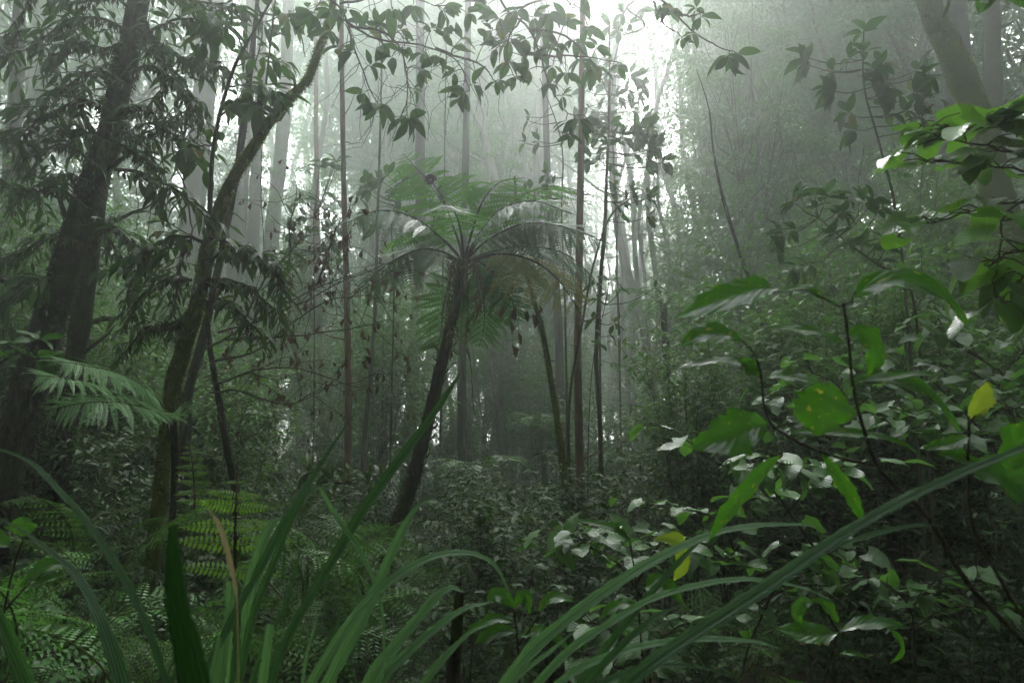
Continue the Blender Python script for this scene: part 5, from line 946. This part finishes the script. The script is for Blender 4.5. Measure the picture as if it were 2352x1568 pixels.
for path, d, mt, g, tw, lb in [
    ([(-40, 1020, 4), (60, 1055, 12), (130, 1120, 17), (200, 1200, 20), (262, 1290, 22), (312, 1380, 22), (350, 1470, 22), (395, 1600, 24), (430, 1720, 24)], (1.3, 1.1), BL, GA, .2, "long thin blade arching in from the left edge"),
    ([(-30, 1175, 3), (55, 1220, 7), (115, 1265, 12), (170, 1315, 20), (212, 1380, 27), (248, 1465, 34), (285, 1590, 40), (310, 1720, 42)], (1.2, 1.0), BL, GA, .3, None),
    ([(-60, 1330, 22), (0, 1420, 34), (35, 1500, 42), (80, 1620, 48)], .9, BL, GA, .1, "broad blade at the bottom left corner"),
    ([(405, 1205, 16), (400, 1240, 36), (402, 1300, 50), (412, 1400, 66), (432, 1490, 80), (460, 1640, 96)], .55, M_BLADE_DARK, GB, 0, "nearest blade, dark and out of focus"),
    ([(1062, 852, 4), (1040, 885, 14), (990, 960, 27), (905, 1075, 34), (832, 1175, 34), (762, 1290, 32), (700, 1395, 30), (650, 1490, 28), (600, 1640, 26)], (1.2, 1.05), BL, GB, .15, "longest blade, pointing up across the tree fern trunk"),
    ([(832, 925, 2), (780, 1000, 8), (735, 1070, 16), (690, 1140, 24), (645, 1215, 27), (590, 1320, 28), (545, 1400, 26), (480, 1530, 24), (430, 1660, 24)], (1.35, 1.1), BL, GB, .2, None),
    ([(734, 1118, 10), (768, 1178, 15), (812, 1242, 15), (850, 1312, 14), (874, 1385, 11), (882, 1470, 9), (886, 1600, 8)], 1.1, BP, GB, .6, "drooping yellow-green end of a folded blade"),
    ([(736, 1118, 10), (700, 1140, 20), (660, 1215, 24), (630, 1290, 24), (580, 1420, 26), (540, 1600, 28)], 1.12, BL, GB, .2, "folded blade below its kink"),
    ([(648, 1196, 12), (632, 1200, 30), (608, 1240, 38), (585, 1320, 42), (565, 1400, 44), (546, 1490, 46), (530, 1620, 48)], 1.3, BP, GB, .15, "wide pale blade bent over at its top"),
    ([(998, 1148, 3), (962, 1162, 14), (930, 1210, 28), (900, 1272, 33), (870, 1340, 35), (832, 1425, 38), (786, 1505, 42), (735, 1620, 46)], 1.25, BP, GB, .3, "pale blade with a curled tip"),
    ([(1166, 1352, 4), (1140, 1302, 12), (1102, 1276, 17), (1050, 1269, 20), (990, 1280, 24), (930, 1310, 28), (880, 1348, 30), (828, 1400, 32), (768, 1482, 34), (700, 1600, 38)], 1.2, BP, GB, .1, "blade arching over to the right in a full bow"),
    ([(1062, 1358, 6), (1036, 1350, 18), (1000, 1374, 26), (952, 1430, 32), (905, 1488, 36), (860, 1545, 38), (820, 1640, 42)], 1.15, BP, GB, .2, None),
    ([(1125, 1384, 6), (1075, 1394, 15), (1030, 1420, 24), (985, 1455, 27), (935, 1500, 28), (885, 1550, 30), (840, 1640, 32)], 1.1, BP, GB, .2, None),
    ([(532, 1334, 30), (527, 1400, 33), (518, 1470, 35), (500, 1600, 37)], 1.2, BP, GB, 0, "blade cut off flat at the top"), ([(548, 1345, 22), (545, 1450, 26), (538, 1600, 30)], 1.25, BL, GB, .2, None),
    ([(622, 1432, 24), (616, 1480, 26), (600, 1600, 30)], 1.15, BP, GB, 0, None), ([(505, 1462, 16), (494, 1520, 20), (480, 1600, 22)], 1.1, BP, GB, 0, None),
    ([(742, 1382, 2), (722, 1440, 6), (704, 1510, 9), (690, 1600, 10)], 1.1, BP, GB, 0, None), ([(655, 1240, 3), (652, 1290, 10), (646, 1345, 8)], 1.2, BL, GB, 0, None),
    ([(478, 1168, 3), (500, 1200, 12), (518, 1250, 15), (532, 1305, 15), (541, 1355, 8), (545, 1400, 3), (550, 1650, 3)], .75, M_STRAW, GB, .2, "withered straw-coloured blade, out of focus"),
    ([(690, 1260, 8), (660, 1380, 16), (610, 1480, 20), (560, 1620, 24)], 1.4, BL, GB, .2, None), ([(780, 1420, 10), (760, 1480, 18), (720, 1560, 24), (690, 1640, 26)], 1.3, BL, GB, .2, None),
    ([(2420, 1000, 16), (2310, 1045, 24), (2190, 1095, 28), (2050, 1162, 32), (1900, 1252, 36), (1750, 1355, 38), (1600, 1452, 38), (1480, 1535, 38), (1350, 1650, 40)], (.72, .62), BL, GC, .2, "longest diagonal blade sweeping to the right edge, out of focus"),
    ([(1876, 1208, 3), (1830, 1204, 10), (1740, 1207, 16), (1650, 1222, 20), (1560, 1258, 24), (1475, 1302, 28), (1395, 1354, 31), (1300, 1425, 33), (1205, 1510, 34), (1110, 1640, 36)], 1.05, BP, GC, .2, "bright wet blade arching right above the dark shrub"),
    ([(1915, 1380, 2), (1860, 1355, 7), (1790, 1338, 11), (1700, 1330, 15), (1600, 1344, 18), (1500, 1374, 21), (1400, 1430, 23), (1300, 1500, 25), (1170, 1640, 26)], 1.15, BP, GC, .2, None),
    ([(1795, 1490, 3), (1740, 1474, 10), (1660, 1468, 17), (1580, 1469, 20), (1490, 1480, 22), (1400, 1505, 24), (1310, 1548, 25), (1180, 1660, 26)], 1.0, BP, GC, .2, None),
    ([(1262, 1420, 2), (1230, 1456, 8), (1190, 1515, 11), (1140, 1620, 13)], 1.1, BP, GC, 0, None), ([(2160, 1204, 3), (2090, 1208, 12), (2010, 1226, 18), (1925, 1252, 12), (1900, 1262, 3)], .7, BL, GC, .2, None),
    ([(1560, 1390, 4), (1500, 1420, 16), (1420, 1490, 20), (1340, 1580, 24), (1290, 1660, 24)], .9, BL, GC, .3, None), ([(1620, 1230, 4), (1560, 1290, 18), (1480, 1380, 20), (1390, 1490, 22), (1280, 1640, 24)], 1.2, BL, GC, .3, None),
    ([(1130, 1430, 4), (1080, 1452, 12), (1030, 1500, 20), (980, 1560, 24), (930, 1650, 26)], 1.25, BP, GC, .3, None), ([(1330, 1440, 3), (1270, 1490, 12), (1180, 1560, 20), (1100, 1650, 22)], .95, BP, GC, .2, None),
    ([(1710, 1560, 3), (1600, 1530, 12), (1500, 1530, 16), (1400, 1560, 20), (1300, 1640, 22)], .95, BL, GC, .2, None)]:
    blade(g, path, d, mt, 44, .22, tw, 0, lb)
# broken dark post
o, ps, rs, _ = traced_tree("broken_stick", "dark broken stick standing upright among the blades, bottom centre", [(1040, 1660, 34), (1044, 1520, 30), (1050, 1430, 28), (1056, 1358, 24)], 1.35, M_BARK, 9, .06, 77, 0, 12, cat="stick", roots=True)
# ------------------------------------------------------------------ nearest shrub at right, leaf by leaf
def big_leaf(parent, path, d, mat, wpxs, up=(0, 0, 1.), label=None, n=22, fold=.12, wav=.05, name="leaf", asp=None):
    """path: base to tip; the blade's own width curve; up: which way its face looks"""
    q = spline(PX(path, d), n); T = nrm(np.gradient(q, axis=0)); t = np.linspace(0, 1, n); dep = d if not isinstance(d, tuple) else (d[0] + d[1]) / 2
    rg = np.random.default_rng(int(path[0][0] + 3 * path[0][1])); pk = asp or .5; e = ell(1, pk); w = e(t) * wpx(wpxs, dep) / 2 * (1 + .05 * rg.normal(size=n)); w[0] = w[-1] = wpx(2, dep)
    X = nrm(np.cross(T, up)); Z = np.cross(X, T); s = np.array((-1, -.75, -.5, -.25, 0, .25, .5, .75, 1.)); ph = rg.uniform(0, 6)
    zz = fold * np.abs(s)[None] * w[:, None] * 2 + wav * wpx(wpxs, dep) * np.sin(t[:, None] * 15 + s[None] * 2 + ph) * np.abs(s)[None] ** 2
    sc = np.ones((n, 9)); sc[:, 0] += rg.normal(0, .07, n); sc[:, 8] += rg.normal(0, .07, n)
    for _ in range(int(rg.integers(1, 4))):
        i0 = int(rg.integers(3, n - 3)); sd = 0 if rg.random() < .5 else 8; f = rg.uniform(.68, .88); sc[i0, sd] = f; sc[i0, 1 if sd == 0 else 7] = min(1, f + .25)
    V = q[:, None] + (s[None] * sc)[:, :, None] * w[:, None, None] * X[:, None] + zz[..., None] * Z[:, None]; k = 9
    i = np.arange(n - 1)[:, None] * k; j = np.arange(k - 1)[None]; Q = np.stack([i + j, i + j + 1, i + k + j + 1, i + k + j], -1).reshape(-1, 4)
    UV = np.stack([np.repeat((s[None] + 1) / 2, n, 0), np.repeat(t[:, None], k, 1)], -1).reshape(-1, 2); mb = MB(); mb.add(V.reshape(-1, 3), Q, None, UV)
    return part(name, mb.mesh(name, mat), parent, label=label)
D0 = .95
NS = thing("leafy_shrub", "nearest shrub at right with blurred, insect-bitten green leaves", "shrub", P(2350, 1480, D0))
mb = MB()
for s, w in [([(2500, 1620), (2352, 1480), (2250, 1380), (2180, 1290), (2130, 1205), (2080, 1150), (2005, 1080), (1975, 1000), (1950, 900), (1940, 800), (1925, 700)], (16, 9)), ([(2005, 1070), (1930, 1050), (1855, 1020), (1800, 990), (1763, 960), (1750, 880), (1738, 818)], (9, 7)), ([(2460, 1560), (2340, 1400), (2280, 1300), (2240, 1200), (2225, 1060), (2228, 960)], (11, 8)), ([(1738, 818), (1715, 790), (1690, 775)], (5, 4)), ([(1925, 705), (1888, 682), (1850, 664), (1795, 668)], (6, 4)), ([(1925, 705), (1955, 692), (1975, 668)], (6, 5)), ([(2228, 980), (2250, 950), (2300, 925), (2342, 920)], (6, 4))]:
    q = spline(PX(s, D0), 30); q += np.cumsum(np.random.default_rng(int(s[0][0])).normal(0, .0006, (30, 3)), 0); tube(mb, q, np.linspace(wpx(w[0], D0) * .36, wpx(w[1], D0) * .36, 30), 8, .05, np.random.default_rng(4))
part("stem", mb.mesh("stem", M_TWIG), NS)
F = (0, -.8, .6)       # leaf faces tilted towards the viewer
for path, w, up, mt, dd, lb in [
    ([(1788, 662), (1740, 664), (1690, 680), (1620, 702), (1550, 732)], 74, (.1, -.85, .5), M_FORE, D0, "wavy leaf pointing left"),
    ([(1925, 702), (1885, 684), (1845, 662), (1792, 668)], 30, (0, -.68, .75), M_FORE, D0, None),
    ([(1962, 682), (2000, 656), (2070, 644), (2145, 668), (2190, 705), (2222, 748)], 66, (.1, -.8, .6), M_FORE, D0, "long leaf arching over to the right"),
    ([(1700, 778), (1660, 768), (1610, 770), (1566, 792)], 58, (0, -.8, .6), M_FORE, D0, None),
    ([(1740, 846), (1700, 834), (1640, 830), (1556, 842)], 34, (0, -.55, .85), M_FORE, D0, "leaf seen edge-on, wet and shining"), ([(1745, 860), (1722, 845), (1700, 825)], 50, (0, -.8, .6), M_FORE, D0, None),
    ([(1938, 788), (1885, 766), (1825, 757), (1762, 752)], 34, (0, -.66, .75), M_FORE, D0, None),
    ([(1945, 770), (1975, 768), (2002, 790), (2005, 825), (1990, 862)], 62, (.3, -.9, .3), M_FORE, D0, "curled leaf with a bitten hole"),
    ([(1762, 866), (1800, 864), (1850, 875), (1905, 895)], 44, (0, -.6, .8), M_FORE, D0, None),
    ([(1905, 878), (1890, 920), (1880, 960), (1874, 1000)], 122, (0, -.95, .2), M_FORE, D0 * .98, "broad dark leaf hanging in front of the stem"),
    ([(1955, 882), (2030, 872), (2105, 890), (2160, 932), (2205, 992)], 54, (.1, -.7, .7), M_FORE, D0, None), ([(1960, 878), (2030, 868), (2100, 858), (2160, 862)], 24, (0, -.68, .75), M_FORE, D0, None),
    ([(1762, 972), (1710, 985), (1650, 1010), (1588, 1025)], 96, (0, -.95, .4), M_FORE, D0 * .98, "wide dark leaf pointing left, lowest on the left stem"),
    ([(1818, 992), (1900, 992), (1980, 998), (2050, 1010), (2125, 1050)], 26, (0, -.68, .75), M_FORE, D0, None),
    ([(2228, 962), (2246, 935), (2260, 905), (2268, 876)], 46, (0, -1, .1), M_YELLOW, D0, "young yellow-green leaf standing upright"),
    ([(2236, 1082), (2290, 1088), (2350, 1120), (2420, 1170)], 100, (0, -.85, .5), M_FORE, D0 * .95, "large glossy leaf at the right edge"), ([(2310, 1080), (2330, 1020), (2380, 960)], 90, (.3, -.9, .3), M_FORE, D0 * .9, None),
    ([(1792, 1046), (1745, 1085), (1695, 1145), (1650, 1200), (1632, 1238)], 36, (.4, -.8, .4), M_FORE, D0, None), ([(1888, 1042), (1925, 1095), (1960, 1150), (1988, 1205)], 32, (-.3, -.8, .4), M_FORE, D0, None),
    ([(2155, 1042), (2200, 1048), (2262, 1066)], 44, (0, -.8, .6), M_FORE, D0, None), ([(2342, 920), (2380, 930), (2440, 960)], 40, (0, -.6, .8), M_FORE, D0, None), ([(2228, 1000), (2180, 1020), (2110, 1030)], 36, (0, -.7, .6), M_FORE, D0, None)]:
    big_leaf(NS, path, dd, mt, w * 1.25, up, lb)
def sprig(label, stems, leaves, d, w=6, name="seedling"):
    o = thing(name, label, "seedling", P(*stems[0][0], d)); mb = MB()
    for s in stems: tube(mb, spline(PX(s, d), 14), np.linspace(wpx(w, d) / 2, wpx(w * .6, d) / 2, 14), 6)
    part("stem", mb.mesh("stem", M_TWIG), o)
    for path, ww, up, mt, lb in leaves: big_leaf(o, path, d, mt, ww, up, lb)
sprig("seedling with large glossy leaves above the bottom right shadows", [[(1860, 1700), (1900, 1540), (1925, 1450)], [(1925, 1450), (1900, 1410), (1880, 1385)]],
 [([(1922, 1455), (1880, 1458), (1830, 1452), (1780, 1442)], 66, (0, -.7, .7), M_FORE, None), ([(1928, 1448), (1980, 1432), (2035, 1430), (2085, 1442)], 46, (0, -.6, .8), M_FORE, None), ([(2040, 1438), (2066, 1470), (2068, 1500), (2045, 1522)], 26, (.5, -.8, .2), M_FORE, None),
  ([(1925, 1430), (1910, 1405), (1890, 1385), (1868, 1376)], 34, (0, -.8, .5), M_FORE, None), ([(1872, 1380), (1845, 1385), (1832, 1410), (1842, 1432)], 36, (-.4, -.8, .3), M_FORE, None), ([(1930, 1500), (1960, 1500), (2000, 1512)], 18, (0, -.6, .8), M_FORE, None)], 1.4)
sprig("seedling at bottom centre right of the broken stick, pale drooping leaves", [[(1195, 1700), (1192, 1520), (1184, 1430), (1178, 1395)], [(1192, 1480), (1240, 1410)]],
 [([(1180, 1396), (1160, 1372), (1135, 1366), (1118, 1380)], 44, (0, -.8, .5), M_FORE, None), ([(1182, 1394), (1198, 1368), (1212, 1380), (1216, 1408)], 34, (.3, -.8, .4), M_FORE, None), ([(1236, 1400), (1262, 1375), (1290, 1372), (1318, 1380)], 36, (0, -.7, .7), M_FORE, None),
  ([(1184, 1430), (1140, 1420), (1100, 1436), (1058, 1462)], 32, (0, -.7, .7), M_FORE, None), ([(1188, 1450), (1150, 1448), (1115, 1460), (1092, 1476)], 38, (0, -.8, .6), M_FORE, None), ([(1192, 1462), (1230, 1450), (1270, 1460), (1312, 1490)], 36, (0, -.7, .7), M_FORE, None)], 1.6)
sprig("thin seedling with a reddish-yellow diseased leaf, centre right", [[(1490, 1700), (1475, 1500), (1460, 1330), (1445, 1238)], [(1462, 1340), (1500, 1270), (1522, 1240)]],
 [([(1446, 1240), (1415, 1215), (1370, 1202), (1318, 1192)], 28, (0, -.7, .7), M_FORE, None), ([(1444, 1238), (1418, 1212), (1424, 1200)], 24, (0, -.7, .7), M_FORE, None), ([(1500, 1238), (1545, 1238), (1565, 1265), (1560, 1310), (1548, 1332)], 46, (.3, -.9, .3), M_YELLOW, "yellow leaf with a rusty tip"), ([(1480, 1350), (1520, 1335), (1580, 1400)], 50, (0, -.7, .7), M_FORE, None), ([(1470, 1400), (1440, 1385), (1400, 1400), (1380, 1420)], 34, (0, -.7, .7), M_FORE, None)], 1.5)
sprig("seedling with one folded grey-green leaf at the left edge", [[(-10, 1560), (10, 1400), (35, 1290), (55, 1232)], [(12, 1400), (60, 1345)]],
 [([(50, 1186), (52, 1210), (50, 1232)], 78, (0, -1, .2), M_FORE, None), ([(45, 1345), (85, 1312), (120, 1296), (150, 1298)], 52, (0, -.7, .7), M_FORE, None), ([(60, 1350), (110, 1330), (155, 1320)], 30, (0, -.6, .8), M_FORE, None), ([(20, 1255), (-10, 1235), (-40, 1240)], 44, (0, -.8, .6), M_FORE, None)], 1.9)

flush_rest({"leaf": "leaves", "pinna": "pinnae"})

# ------------------------------------------------------------------ say where each look-alike stands
MARKS = [(-400, "beyond the left frame edge"), (-60, "at the left frame edge"), (60, "by the thick leaning tree's foot"), (210, "between the leaning tree and the mossy tree"), (345, "by the crooked mossy tree's foot"), (450, "behind the ladder fern"), (590, "below the dead-leaved shrub"), (700, "left of the reddish-brown trunk"), (795, "by the reddish-brown trunk"), (890, "by the tree fern's foot"), (985, "just right of the tree fern's trunk"), (1065, "by the straight dark trunk"), (1190, "left of the mossy leaning sapling"), (1310, "by the tallest slender trunk"), (1390, "by the thin wavy trunk"), (1490, "below the bright sky gap"), (1620, "right of the bright gap"), (1760, "behind the slanting thin trunk"), (1900, "behind the nearest shrub's main stem"), (2060, "below the mossy leaning giant"), (2200, "behind the young yellow leaf"), (2330, "at the right frame edge"), (2700, "beyond the right frame edge")]
ORD = [a + " nearest" for a in "- second third fourth fifth sixth seventh eighth ninth tenth eleventh twelfth thirteenth fourteenth fifteenth sixteenth seventeenth eighteenth nineteenth twentieth".split()]; ORD[0] = "nearest"
def place_labels():
    by = {}
    for o in SC.objects:
        if o.parent is None and o.get("group") and o.get("label"): by.setdefault(o["label"], []).append(o)
    cores = {}
    for lb, lst in by.items():
        if len(lst) < 5 or "closes over" in lb or "closing in" in lb: continue
        core = lb
        for cut in (" in the dim undergrowth", " in the dense wall", " glimpsed behind", " fading into", " in the misty middle", " among the dark", " half lost", " behind the undergrowth", " in the right-hand", " in the gloom", " low behind", " standing deep", ", almost", " rising into"):
            if cut in core: core = core[:core.index(cut)]; break
        cores.setdefault(core, []).extend(lst)
    for core, lst in cores.items():
        bk = {}
        for o in lst:
            x, y = o.matrix_basis.translation.x, max(.5, o.matrix_basis.translation.y); px = 1176 + x / (y / CP) * FPX
            m = min(MARKS, key=lambda q: abs(q[0] - px))[1]; bk.setdefault(m, []).append((y, o))
        for m, v in bk.items():
            v.sort(key=lambda q: q[0])
            for i, (y, o) in enumerate(v): o["label"] = ((ORD[i] + " ") if len(v) > 1 and i < len(ORD) else "") + core + (" " if i < len(ORD) else " farthest back ") + m
place_labels()
